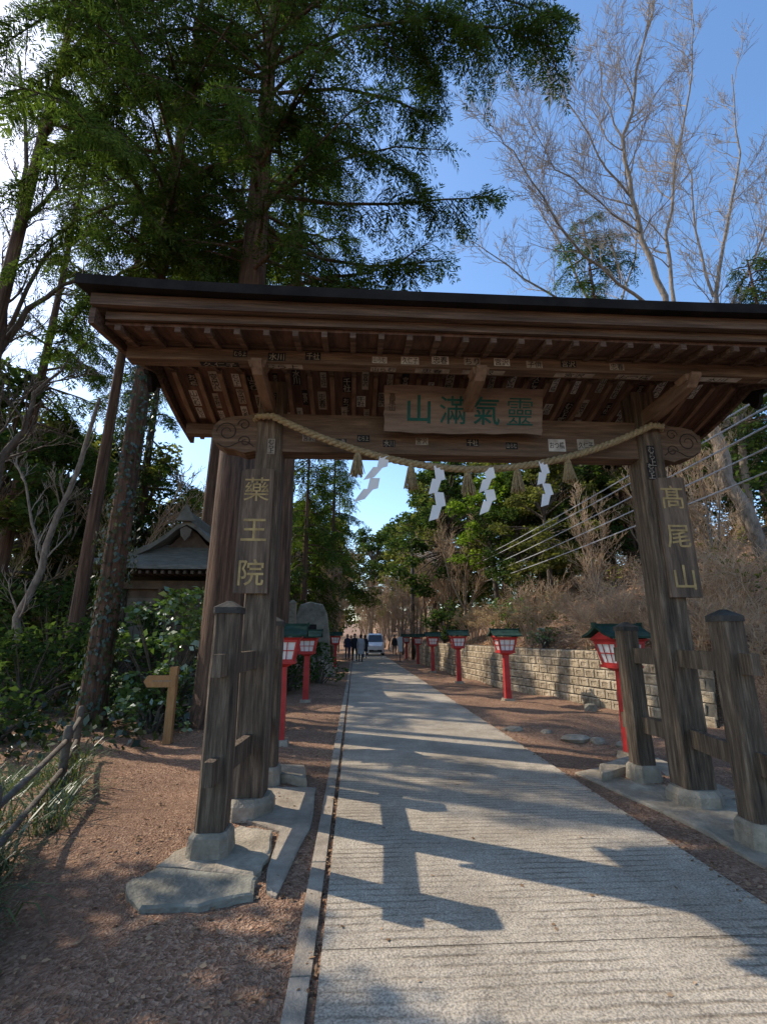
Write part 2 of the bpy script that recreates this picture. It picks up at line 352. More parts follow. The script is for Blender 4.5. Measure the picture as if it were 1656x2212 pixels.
def conifer(name, label, base, h, r0, cz, cr, nl, seed, lean=(0,0), fsize=.5, leaf='needle', bark='cedar', step=.2, group=None, extra=(), azr=None, top=.25, k=1.0):
    r = random.Random(seed); t = thing(name, label, 'tree', base, group); b = Vector(base)
    def tp(z): q = z/h; return b+Vector((lean[0]*q, lean[1]*q, z))
    mb = MB(); zs = [-.3, .0, .5, 1.5, h*.25, h*.5, h*.75, h]; rr = [r0*1.45, r0*1.25, r0*1.06, r0, r0*.85, r0*.6, r0*.34, .03]
    mb.tube([tp(z) for z in zs], rr, 14)
    acc = ([],[],[],[])
    for i in range(nl):
        u = (i+r.random())/nl; z = cz+(h-cz)*u; az = r.uniform(0, 2*PI) if azr is None else rad(r.uniform(*azr))
        L = cr*((1-u)*(1-top)+top)*r.uniform(.5,1.12)
        if u < .1: L *= r.uniform(.4,1)
        d = Vector((math.cos(az), math.sin(az), 0)); up = r.uniform(.0,.3); dr = r.uniform(.25,.65)
        s0 = tp(z); pts = [s0+d*(L*q)+Vector((r.gauss(0,.07), r.gauss(0,.07), L*(up*q-dr*q*q))) for q in (0,.25,.5,.75,1)]
        mb.tube(pts, [.025+.01*L, .02+.007*L, .025, .016, .006], 5, caps=False)
        spray(pts, acc, r, fsize, step, mb, k)
    for e in extra:
        e = [Vector(q) for q in e]; mb.tube(e, [.05, .04, .03, .02, .008], 5, caps=False); spray(e, acc, r, fsize, step*.9, mb, 1.9*k)
    mb.build('trunk', M[bark], t, smooth=True)
    a = [np.array(q) for q in acc]; V = [inst(FRS[j], a[0][j::4], a[1][j::4], a[2][j::4], a[3][j::4]) for j in range(4)]
    npmesh('crown', np.concatenate(V), M[leaf], t)
    return t
def rball(n, r): 
    g = unit(NR.normal(size=(n,3))); return g*(r*NR.uniform(.35,1,size=(n,1))**.6)
def clump_leaves(cs, rs, per, size, flat=.75):
    V = []
    for c, rr in zip(cs, rs):
        n = max(3, int(per*rr*rr))
        p = rball(n, rr)*np.array([1,1,flat])+np.array(c)
        V.append(inst(LF, p, NR.normal(size=(n,3))*[1,1,.5], NR.normal(size=(n,3))*.6+[0,0,.8], size*NR.uniform(.6,1.3,size=n)))
    return np.concatenate(V)
def broadleaf(name, label, base, h, r0, cr, nc, seed, per=260, size=.26, leaf='evg', bark='bark', cz=.35, group=None, cat='tree', cl=(.12,.26)):
    r = random.Random(seed); t = thing(name, label, cat, base, group); b = Vector(base); mb = MB()
    mid = b+Vector((r.uniform(-.3,.3), r.uniform(-.3,.3), h*.45)); tip = b+Vector((r.uniform(-.5,.5), r.uniform(-.5,.5), h*.85))
    tr = [b-Vector((0,0,.3)), b+Vector((0,0,h*.1)), mid, tip]; mb.tube(tr, [r0*1.3, r0, r0*.7, r0*.2], 9)
    cs = []; rs = []
    for i in range(nc):
        u = r.random(); z = h*(cz+(1-cz)*u); wr = cr*math.sqrt(max(.05, 1-((u-.3)/.75)**2))*r.uniform(.8,1.2)
        a = r.uniform(0, 2*PI); d = wr*math.sqrt(r.uniform(.1,1)); c = b+Vector((math.cos(a)*d, math.sin(a)*d, z)); cs.append(tuple(c)); rs.append(r.uniform(*cl)*cr+.12)
        s0 = mid.lerp(tip, max(0, u-.3)); mb.tube([s0, s0.lerp(c,.5)+Vector((0,0,.15)), c], [r0*.3, r0*.18, .02], 5, caps=False)
    mb.build('trunk', M[bark], t, smooth=True); npmesh('crown', clump_leaves(cs, rs, per, size, .6), M[leaf], t)
    return t
class Twigs:
    def __init__(s, seed): s.r = random.Random(seed); s.V = []; s.Fc = []; s.n = 0
    def tube(s, pts, r0, r1, n):
        p = np.array([tuple(q) for q in pts]); k = len(p); d = np.gradient(p, axis=0); d = unit(d)
        ref = np.array([0,0,1.]) if abs(d[0,2]) < .9 else np.array([1.,0,0])
        a = unit(np.cross(d, ref)); b = np.cross(a, d); ang = np.arange(n)*2*PI/n
        rr = np.linspace(r0, r1, k)[:,None,None]
        v = p[:,None,:]+rr*(a[:,None,:]*np.cos(ang)[None,:,None]+b[:,None,:]*np.sin(ang)[None,:,None])
        s.V.append(v.reshape(-1,3)); i = np.arange(n); j = (i+1) % n
        for q in range(k-1):
            s.Fc.append(np.stack([q*n+i, q*n+j, (q+1)*n+j, (q+1)*n+i], 1)+s.n)
        s.n += k*n
    def grow(s, p, d, L, r0, lev, kids, up=.25, spread=.9, wig=.13, rmin=.005):
        r = s.r; pts = [Vector(p)]; d = Vector(d).normalized(); k = 6 if lev > 1 else (4 if lev else 3)
        for i in range(k):
            d = (d+Vector((r.gauss(0,wig), r.gauss(0,wig), r.gauss(0,wig)+up*.25))).normalized(); pts.append(pts[-1]+d*(L/k))
        r1 = max(rmin*.8, r0*.35); s.tube(pts, r0, r1, 6 if r0 > .05 else (4 if r0 > .02 else 3))
        if lev > 0: s.sprout(pts, L, r0, lev, kids, up, spread, wig, rmin)
    def sprout(s, pts, L, r0, lev, kids, up=.25, spread=.9, wig=.13, rmin=.005, t0=.2):
        r = s.r; n = max(2, int(kids[-lev]*r.uniform(.75,1.25)))
        for i in range(n):
            t = t0+(1-t0)*(i+r.random())/n; q = t*(len(pts)-1); a = min(int(q), len(pts)-2); p = Vector(pts[a]).lerp(Vector(pts[a+1]), q-a); tg = (Vector(pts[a+1])-Vector(pts[a])).normalized()
            sd = Vector((r.gauss(0,1), r.gauss(0,1), r.gauss(0,1))); sd = (sd-tg*sd.dot(tg)).normalized()
            nd = tg*r.uniform(.5,1)+sd*spread*r.uniform(.5,1)+Vector((0,0,up))
            s.grow(p, nd, L*r.uniform(.38,.68)*(1.1-.4*t), max(rmin, r0*(.42-.2*t)), lev-1, kids, up, spread, wig, rmin)
    def build(s, name, m, parent=None, org=None):
        return npmesh(name, np.concatenate(s.V), m, parent, org, np.concatenate(s.Fc))
def bare(name, label, base, stems, kids, seed, trunkmat='pale', twigmat='twig', group=None, L=3.2, up=.3, rmin=.006, cat='tree', spread=.8, t0=.15):
    """stems: list of (points, r0, r1, sprouts); twigs sprout along them"""
    t = thing(name, label, cat, base, group); mb = MB(); tw = Twigs(seed)
    for pts, a, b, sp in stems:
        n = len(pts); fine = []
        for i in range(n-1):
            for q in range(3): fine.append(Vector(pts[i]).lerp(Vector(pts[i+1]), q/3)+Vector((tw.r.gauss(0,.05), tw.r.gauss(0,.05), 0))*(1 if i+q else 0))
        fine.append(Vector(pts[-1])); mb.tube(fine, [a+(b-a)*k/(len(fine)-1) for k in range(len(fine))], 9, caps=False)
        if sp: tw.sprout(fine, L, min(a, .09), len(kids), [sp]+list(kids[1:]), up, spread, .13, rmin, t0=t0)
    mb.build('trunk', M[trunkmat], t, smooth=True); tw.build('crown', M[twigmat], t)
    return t
# ---------- terrain ----------
def sm(t): t = np.clip(t, 0, 1); return t*t*(3-2*t)
def xw(y): return np.interp(y, [-5,6,8.8,10,15.4,22,32,90], [9.0,7.2,6.5,6.2,4.74,4.2,4.1,4.1])
def hgt(x, y):
    x = np.asarray(x, float); y = np.asarray(y, float)
    d = x-xw(y); w = sm((y-7.2)/1.6)
    z = 1.2*sm((d-.22)/.3)*w + 15*(1-np.exp(-np.maximum(0, d-.4)*.46/15))*(1-.5*sm((y-30)/30))
    a = np.maximum(0, -x-3.45); z = z-.4*np.minimum(a,8)*(1-sm((y-6.2)/2.5))
    z = z-.4*np.clip(-x-8.5, 0, 25)
    z = z+.9*np.exp(-(((x+3.4)/1.5)**2+((y-20.5)/4)**2))
    z = z+np.clip(y-70, 0, 200)*.05
    off = sm((np.abs(x-1.17)-1.6)/.8); z = z+off*(.03*np.sin(x*3.1+y*1.7)+.025*np.sin(y*2.3-x*1.9)+.012*np.sin(x*9+y*7))
    return z
def hz(x, y): return float(hgt(x, y))
xs = np.concatenate([-np.geomspace(12,420,26)[::-1], np.arange(-11.75, 16, .25), np.geomspace(16.3,420,26)])
ys = np.concatenate([[-60,-30,-15,-8], np.arange(-4, 36, .25), np.geomspace(36.3,480,40)])
gx, gy = np.meshgrid(xs, ys); gz = hgt(gx, gy); nx = len(xs)
V = np.stack([gx, gy, gz], -1).reshape(-1,3); i = np.arange(len(ys)-1)[:,None]*nx+np.arange(nx-1)[None,:]; i = i.ravel()
tag(npmesh('ground', V, M['litter'], None, (0,0,0), np.stack([i, i+1, i+nx+1, i+nx], 1)), kind='structure')
# road sheet and kerb strip
mb = MB()
for k in range(24): 
    y0, y1 = -3+k*3.0, -3+k*3.0+2.995
    mb.add([(-.15,y0,.022),(2.52,y0,.022),(2.52,y1,.022),(-.15,y1,.022)], [(0,1,2,3)])
    mb.add([(-.15,y0,.022),(-.15,y1,.022),(-.15,y1,-.1),(-.15,y0,-.1)], [(0,1,2,3)]); mb.add([(2.52,y0,.022),(2.52,y1,.022),(2.52,y1,-.1),(2.52,y0,-.1)], [(0,1,2,3)])
tag(mb.build('road', M['road'], org=(0,0,0)), kind='structure')
mb = MB()
for k in range(30): mb.box((-.238+R.uniform(-.004,.004), -2+k*1.2+.598, -.026), (.098, 1.19, .1+.004*(k%3)))
tag(mb.build('kerb', M['kerb'], org=(0,0,0)), kind='structure')
# ---------- gate ----------
GY = 5.13; XL, XR = -.98, 3.38
gate = thing('wooden_gate', 'large roofed timber gate with green lettered plaque spanning the concrete path', 'gate', (1.2,GY,0))
for x, y in ((XL, GY), (XR, GY)):
    MB().post((x,y), .16, 4.42, .30, .28, .13, seg=10, jit=.004).build('main_post', M['post'], gate)
    mb = MB(); mb.rings([[Vector((x+w*math.cos(PI/8+k*PI/4), y+w*math.sin(PI/8+k*PI/4), z)) for k in range(8)] for z, w in ((-.1,.26),(.11,.25),(.16,.21))]); mb.build('stone_base', M['stone'], gate)
HP = [(-1.06,4.19,1.86), (-.97,6.02,1.8), (3.22,4.12,1.8), (3.30,5.86,1.74)]
for x, y, zt in HP:
    MB().post((x,y), .19, zt-.05, .218, .20, .22, seg=6, jit=.003).build('support_post', M['post'], gate)
    mb = MB(); mb.post((x,y), zt-.075, zt-.025, .222, .222, .2); mb.post((x,y), zt-.025, zt+.03, .222, .04, .2); mb.build('post_cap', M['cap'], gate)
    mb = MB(); mb.post((x,y), -.08, .165, .34, .29, .35); mb.post((x,y), .165, .195, .29, .25, .35); mb.build('stone_base', M['stone'], gate)
for xm, (f, b) in ((XL, (HP[0], HP[1])), (XR, (HP[2], HP[3]))):
    for z in (.62, 1.38):
        mb = MB(); p0 = Vector((f[0], f[1]-.26, z)); p1 = Vector((xm, GY, z)); p2 = Vector((b[0], b[1]+.28, z))
        for q0, q1 in ((p0,p1),(p1,p2)):
            d = (q1-q0); ln = d.length; ang = math.atan2(-d.x, d.y); mb.box((q0+q1)/2, (.07, ln, .17), Matrix.Rotation(ang, 3, 'Z'))
        mb.build('tie_rail', M['post'], gate)
def lint_prof(sg, x0):
    return [(x0, -.22), (x0+sg*.10, -.245), (x0+sg*.22, -.2), (x0+sg*.33, -.19), (x0+sg*.43, -.13), (x0+sg*.47, -.03), (x0+sg*.45, .08), (x0+sg*.37, .16), (x0+sg*.25, .19), (x0+sg*.12, .2), (x0, .235)]
zc = 3.80
lp = lint_prof(-1, XL-.17); rp = lint_prof(1, XR+.17)
poly = [Vector((x, GY-.11, zc+z)) for x, z in lp]+[Vector((x, GY-.11, zc+z)) for x, z in reversed(rp)]
MB().extr(poly, (0,.22,0)).build('lintel', M['beam'], gate)
for sg, x0 in ((-1, XL-.17), (1, XR+.17)):
    mb = MB()
    for cx, cz2, r0, tr in ((.30,-.0,.12,1.5), (.12,.09,.07,1.3), (.10,-.11,.07,1.3)):
        pts = []
        for k in range(26):
            a = k/25*tr*2*PI; rr = r0*(1-.72*k/25); pts.append((x0+sg*(cx+rr*math.cos(a)), GY-.108, zc+cz2+rr*math.sin(a)))
        mb.tube(pts, [.008]*20+[.006]*6, 6)
    pts = [(x0+sg*(.0+.4*t), GY-.108, zc-.17+.05*math.sin(t*6)+.05*t) for t in [k/12 for k in range(13)]]; mb.tube(pts, .007, 6)
    mb.build('carving', M['carve'], gate)
# roof
yc = 5.05; RX0, RX1 = -2.25, 4.72
def und(t): return 4.62-.40*(abs(t)**.85)*1.0+.09*max(0, abs(t)-.55)   # underside height, t=-1 front .. 1 rear
ED = 1.30
def prof(ext, dz, n=15): return [(yc+ext*(-1+2*k/(n-1)), und((-1+2*k/(n-1))*ext/ED)+dz) for k in range(n)]
def slab(lo, hi, x0, x1, lift=0):
    mb = MB(); rings = []
    n = 13
    for i in range(n):
        x = x0+(x1-x0)*i/(n-1); e = abs(2*i/(n-1)-1)**4*lift
        rings.append([Vector((x, y, z+e)) for y, z in lo]+[Vector((x, y, z+e)) for y, z in reversed(hi)])
    mb.rings(rings); return mb
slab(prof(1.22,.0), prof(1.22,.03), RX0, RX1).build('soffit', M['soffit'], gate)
def up(ext, a, b, n=15): 
    return [(yc+ext*(-1+2*k/(n-1)), a+(b-a)*(1-abs(-1+2*k/(n-1)))**1.25) for k in range(n)]
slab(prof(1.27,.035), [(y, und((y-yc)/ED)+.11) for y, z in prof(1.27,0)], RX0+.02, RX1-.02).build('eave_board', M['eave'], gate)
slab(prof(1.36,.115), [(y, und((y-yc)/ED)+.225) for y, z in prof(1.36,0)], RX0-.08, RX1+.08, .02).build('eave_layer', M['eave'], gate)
slab(prof(1.46,.23), up(1.46, und(1.46/ED)+.325, 5.45), RX0-.17, RX1+.17, .05).build('roof_cover', M['copper'], gate)
mb = MB(); mb.box((1.23, yc, 5.47), (RX1-RX0+.2, .3, .22)); mb.tube([(RX0-.2,yc,5.6),(RX1+.2,yc,5.6)], .1, 8); mb.build('ridge', M['copper'], gate)
nr = 27
for k in range(nr):
    x = RX0+.12+(RX1-RX0-.24)*k/(nr-1)
    for sg in (-1, 1):
        mb = MB(); rings = []
        for t in (.02,.35,.7,.97 if sg > 0 else 1.0):
            y = yc+sg*t*1.24; z = und(t*1.24/ED)-.004; rings.append([Vector((x-.026,y,z)), Vector((x+.026,y,z)), Vector((x+.026,y,z-.055)), Vector((x-.026,y,z-.055))])
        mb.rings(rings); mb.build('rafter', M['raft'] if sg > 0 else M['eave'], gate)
PU = [(4.25, und(-.62)-.12, .13, .13), (5.93, und(.68)-.135, .13, .14)]
for y, z, w, h in PU: MB().box((1.235, y, z), (RX1-RX0-.06, w, h)).build('purlin', M['beam'], gate)
MB().box((1.2, 4.20, PU[0][1]+.10), (RX1-RX0-.1, .09, .04)).build('rafter_batten', M['eave'], gate)
for x in (XL, 1.2, XR):
    mb = MB(); zb = PU[0][1]-.155
    mb.extr([Vector((x-.05, yy, zz)) for yy, zz in ((4.12,zb+.06),(4.22,zb-.03),(4.75,zb-.09),(5.4,zb-.09),(5.95,zb-.08),(6.08,zb+.04),(6.08,zb+.09),(4.12,zb+.09))], (.10,0,0)); mb.build('bracket_arm', M['raft'], gate)
    for y, z in ((4.25, zb+.05), (5.93, zb+.05)):
        mb = MB(); mb.frust((x,y), z-.02, z+.04, .14, .18); mb.build('bearing_block', M['raft'], gate)
MB().box((1.2,GY,4.2), (.14,.14,.36)).build('strut', M['raft'], gate)
for x in (RX0-.06, RX1+.06):
    for sg in (-1,1):
        mb = MB(); rings = []
        for t in (0,.2,.4,.6,.8,1):
            y = yc+sg*t*1.33; z = und(t*1.33/ED)+.11; hh = .22-.07*t; rings.append([Vector((x-.025,y,z)), Vector((x+.025,y,z)), Vector((x+.025,y,z-hh)), Vector((x-.025,y,z-hh))])
        mb.rings(rings); mb.build('barge_board', M['eave'], gate)
    mb = MB(); po = [(0,.12),(.12,.06),(.2,-.02),(.16,-.1),(.09,-.09),(.06,-.19),(0,-.25),(-.06,-.19),(-.09,-.09),(-.16,-.1),(-.2,-.02),(-.12,.06)]
    mb.extr([Vector((x-.06 if x < 0 else x+.03, yc+a, 4.52+b)) for a, b in po], (.05,0,0)); mb.build('gable_ornament', M['copper'], gate)
# plaques
UPZ = rm3(Vector((1,0,0)), Vector((0,0,1)), Vector((0,-1,0)))
ta = rad(17); upv = Vector((0,-math.sin(ta), math.cos(ta))); nrm = Vector((1,0,0)).cross(upv); PR = rm3(Vector((1,0,0)), upv, nrm)
pc = Vector((1.16, 4.80, 4.02)); W, Hh = 1.76, .5
mb = MB(); edge = []
for k in range(40):
    t = k/40*4; s = int(t); u = t-s; jx = R.uniform(-.008,.008)
    q = [(-W/2+W*u, -Hh/2-.012*math.sin(u*5)), (W/2, -Hh/2+Hh*u), (W/2-W*u, Hh/2+.008*math.sin(u*9)), (-W/2, Hh/2-Hh*u)][s]; edge.append(pc+PR@Vector((q[0]+jx, q[1]+jx, -.03)))
mb.extr(edge, nrm*.06); pl = mb.build('name_board', M['plaque'], gate)
for k, ch in enumerate('山滿氣靈'):
    mb = MB(); letters(mb, ch, .35 if ch == '靈' else .33, pc+PR@Vector((-.50+.375*k, 0, .03)), PR, .006, sx=.95, bold=(.012,.004,.008,-.002)[k]); mb.build('character', M['jade'], pl)
mb = MB(); letters(mb, '高\n尾\n山', .075, pc+PR@Vector((-W/2+.085, .07, .03)), PR, .006); mb.build('inscription', M['carve'], pl)
for tx, x, pz0, pz1, px0 in (('藥王院', XL-.085, 2.02, 3.34, .34), ('髙尾山', XR+.12, 2.0, 3.33, .34)):
    c = Vector((x, GY-.19, (pz0+pz1)/2)); hh = (pz1-pz0)/2; mb = MB()
    mb.extr([c+Vector((a,0,b)) for a, b in ((-px0/2,-hh),(px0/2,-hh),(px0/2,hh),(px0/2-.05,hh+.01),(-px0/2+.06,hh),(-px0/2,hh-.02))], (0,.045,0)); pl = mb.build('side_board', M['plaquev'], gate)
    for k, ch in enumerate(tx):
        mb = MB(); letters(mb, ch, .285, c+Vector((0,0,hh*.66-k*hh*.67)), UPZ, .005, bold=-.001 if ch == '藥' else .007); mb.build('character', M['gold'], pl)
# stickers
NAMES = ['むら上','久仁子','忠春','山らむ','宮沢','おつ橋','水川','千社']
nst = [0]
def sticker(body, c, rot, w, h, vert=True, dark=False, old=False):
    if nst[0] >= 99: return
    nst[0] += 1
    mb = MB(); hw, hh = w/2, h/2
    mb.add([Vector(c)+rot@Vector(q) for q in ((-hw,-hh,.003),(hw,-hh,.003),(hw,hh,.003),(-hw,hh,.003))], [(0,1,2,3)], 0)
    b = '\n'.join(body) if vert else body; v, f, d = text_geo(b, .1)
    if d.x > 0:
        k = min(w*.86/d.x, h*.9/d.y); letters(mb, b, .1, c, rot, .005, 1, min(w*.86/d.x, k*1.4), min(h*.9/d.y, k*1.5))
    mb.build('sticker', [M['black'] if dark else (M['oldpaper'] if old else M['paper']), M['oldpaper'] if dark else M['black']], gate)
fy = PU[0][0]-.0655
for x, b, d, o in ((.2,'山らむ',0,0),(.5,'久仁子',0,0),(.8,'忠春',0,0),(1.12,'ちり',0,1),(1.42,'宮沢',0,0),(1.75,'子供',0,1),(-1.15,'むら上',1,0),(-.8,'水川',1,0),(-.45,'千社',1,1),(2.1,'宮沢',1,0),(2.6,'忠春',0,1)):
    sticker(b, Vector((x, fy, PU[0][1]+R.uniform(-.01,.02))), UPZ, R.uniform(.13,.18), R.uniform(.07,.09), False, d, o)
for x, b, d, o in ((2.28,'おつ橋',0,0),(.72,'宮沢',0,1),(.06,'むら上',1,1),(-.2,'忠春',1,1),(1.3,'千社',1,1),(.35,'水川',1,1),(1.75,'山らむ',1,1),(-.55,'宮沢',0,1),(2.62,'久仁子',0,1)):
    sticker(b, Vector((x, GY-.11, zc-.1+R.uniform(0,.06))), UPZ, .2 if x > 2 else .14, .15 if x > 2 else .085, False, d, o)
for x, z, w, h in ((XL+.03,3.62,.08,.18),(XR-.02,3.6,.09,.26),(XR-.05,3.42,.09,.2),(XL+.02,4.18,.07,.18)): sticker('むら上', Vector((x, GY-.153, z)), UPZ, w, h, True, R.random() < .5, True)
x = -2.0
while x < 4.4:
    w = R.uniform(.25,.5); dn = rm3(Vector((1,0,0)), Vector((0,-1,0)), Vector((0,0,-1)))
    if R.random() < .85: sticker(R.choice(NAMES), Vector((x, PU[0][0], PU[0][1]-.067)), dn, w, .08, False, R.random() < .15, R.random() < .75)
    x += w+R.uniform(.05,.25)
for k in range(nr-1):
    x = RX0+.12+(RX1-RX0-.24)*(k+.5)/(nr-1)
    if x < -2.05: continue
    for t in ((.12,.36,.6) if not (.2 < x < 2.05) else (.12,.3)):
        t += R.uniform(-.05,.06); y = yc+t*1.22; sl = (und((t+.05)*1.22/ED)-und((t-.05)*1.22/ED))/(.1*1.22); tv = Vector((0,1,sl)).normalized(); u = -tv
        rot = rm3(Vector((1,0,0)), u, Vector((1,0,0)).cross(u)); sticker(R.choice(NAMES), Vector((x+R.uniform(-.05,.05), y, und(t*1.22/ED))), rot, R.uniform(.065,.11), R.uniform(.18,.32), True, R.random() < .25, R.random() < .55)
# ---------- rope, tassels, paper streamers ----------
rope = thing('straw_rope', 'twisted straw rope with five tassels sagging beneath the gate lintel', 'rope', (1.2,4.9,3.3))
def rp_at(t):
    x = XL+.05+(XR-XL-.1)*t; q = 2*t-1; z = 3.35+(3.93-3.35)*(abs(q)**1.9); y = 4.87-.03*(1-q*q); return Vector((x, y, z))
ends = [Vector((XL-.20, GY-.02, 3.94)), Vector((XL-.13, GY-.19, 3.955))]
path = ends+[rp_at(k/60) for k in range(61)]+[Vector((XR+.13, GY-.19, 3.955)), Vector((XR+.2, GY-.02, 3.94))]
fine = []
for i in range(len(path)-1):
    for q in range(3): fine.append(path[i].lerp(path[i+1], q/3))
fine.append(path[-1]); mb = MB()
for s3 in range(3):
    pts = []; acc = 0
    for i, p in enumerate(fine):
        if i: acc += (p-fine[i-1]).length
        d = (fine[min(i+1, len(fine)-1)]-fine[max(i-1, 0)]); a, b = frame(d); ph = acc/.2*2*PI+s3*2*PI/3; pts.append(p+(a*math.cos(ph)+b*math.sin(ph))*.020)
    mb.tube(pts, .023, 7)
mb.build('cord', M['straw'], rope, smooth=True)
def t_at(px): return min(1, max(0, (P(px,1010,4.86).x-(XL+.05))/(XR-XL-.1)))
for px in (772, 887, 1008, 1115, 1225):
    p = rp_at(t_at(px)); mb = MB(); mb.tube([p+Vector((0,0,.01)), p-Vector((0,0,.06)), p-Vector((0,0,.085))], [.025,.03,.04], 8)
    for k in range(60):
        a = R.uniform(0,2*PI); q = math.sqrt(R.random()); rr = .085*q; mb.tube([p+Vector((.03*q*math.cos(a), .03*q*math.sin(a), -.05)), p+Vector((.045*q*math.cos(a), .045*q*math.sin(a), -.12)), p+Vector((rr*math.cos(a), rr*math.sin(a), -.28+R.uniform(-.02,.03)))], [.008,.007,.004], 4, caps=False)
    mb.build('tassel', M['straw'], rope)
SH = [(828,'blown to the left',-.42,0),(943,'longest, hanging straight',0,.2),(1050,'narrow, third from the left',.0,-.5),(1167,'rightmost, hanging near the right tassel',.12,.3)]
for px, dsc, tilt, tw in SH:
    p = rp_at(t_at(px)); mb = MB(); L = .6 if px == 943 else .5; w = .105; h = L/4*1.15
    ct, st = math.cos(tw), math.sin(tw)
    for k in range(4):
        off = -.045 if k % 2 else .045; off2 = off*.2; zt = -L/4.2*k; zb = zt-h
        def pt(x, z, d): return p+Vector((x*ct+tilt*(-z), x*st*.8+d-.035, z))
        d = .012*k
        mb.add([pt(off2-w/2+.0, zt, d), pt(off2+w/2, zt, d), pt(off+w/2-.01, zb+.035, d+.02), pt(off-w/2-.01, zb-.0, d+.02)], [(0,1,2,3)])
    tag(mb.build('paper_streamer', M['shide'], org=p), 'white zigzag paper streamer on the straw rope, '+dsc, 'streamer')
# ---------- stone slabs ----------
def slabstone(name, pts, h, m, label, z=0, cat='stone'):
    mb = MB(); n = len(pts); cx = sum(p.x for p in pts)/n; cy = sum(p.y for p in pts)/n
    r1 = []; r2 = []; r0 = []
    for i in range(n):
        for q in range(4):
            p = pts[i].lerp(pts[(i+1) % n], q/4); j = Vector((R.uniform(-.015,.015), R.uniform(-.015,.015), 0)); p = p+j
            r0.append(Vector((p.x,p.y,z-.1))); r1.append(Vector((p.x,p.y,z+h*.7))); r2.append(Vector((cx+(p.x-cx)*.95, cy+(p.y-cy)*.95, z+h+R.uniform(-.006,.006))))
    mb.rings([r0,r1,r2]); return tag(mb.build(name, m), label, cat)
slabstone('stone_slab', [G(265,1925),G(335,1888),G(555,1908),G(545,1945),G(430,1972),G(295,1978)], .045, M['greenstone'], 'low greenish flat stone in front of the left support post')
slabstone('paving_slab', [G(385,1845),G(520,1795),G(592,1803),G(585,1850),G(550,1903),G(340,1880)], .04, M['stone'], 'pale irregular slab under the left front support post', 0, 'slab')
slabstone('paving_slab', [G(480,1760),G(580,1700),G(680,1705),G(680,1760),G(600,1945),G(570,1930),G(604,1800)], .02, M['kerb'], 'grey slab beside the kerb at the left main post', 0, 'slab')
slabstone('stone_block', [G(580,1668),G(655,1672),G(664,1705),G(590,1690)], .1, M['stone'], 'long low stone block behind the left gate posts')
slabstone('paving_slab', [G(1240,1672),G(1420,1640),G(1600,1720),G(1656,1780),G(1740,1900),G(1690,1900),G(1500,1790)], .025, M['stone'], 'pale slab under the right gate posts', 0, 'slab')
slabstone('stone_block', [G(1295,1670),G(1375,1648),G(1385,1668),G(1300,1695)], .1, M['stone'], 'long low stone block at the foot of the right rear post')
for k, (px, py, w) in enumerate(((1108,1578,.17),(1180,1585,.1),(1240,1597,.24),(1290,1603,.13),(1275,1535,.16),(1345,1612,.12))):
    c = G(px, py); mb = MB(); rr = random.Random(k+40); hh = 1 if k != 4 else 2.2
    mb.rings([[c+Vector((w*q*math.cos(a)*rr.uniform(.75,1.2), w*q*.7*math.sin(a)*rr.uniform(.75,1.2), z*hh*.7)) for a in [i*2*PI/9 for i in range(9)]] for q, z in ((1,-.05),(1.02,.03),(.75,.08),(.3,.095))])
    tag(mb.build('verge_stone', M['stone'] if k != 4 else M['greenstone']), ['flat grey stone on the right verge, leftmost of the row','small stone second from left in the verge row','widest grey stone of the right verge row','small stone right of the widest verge stone','dark upright stone against the block wall foot','small stone at the right end of the verge row'][k], 'stone')
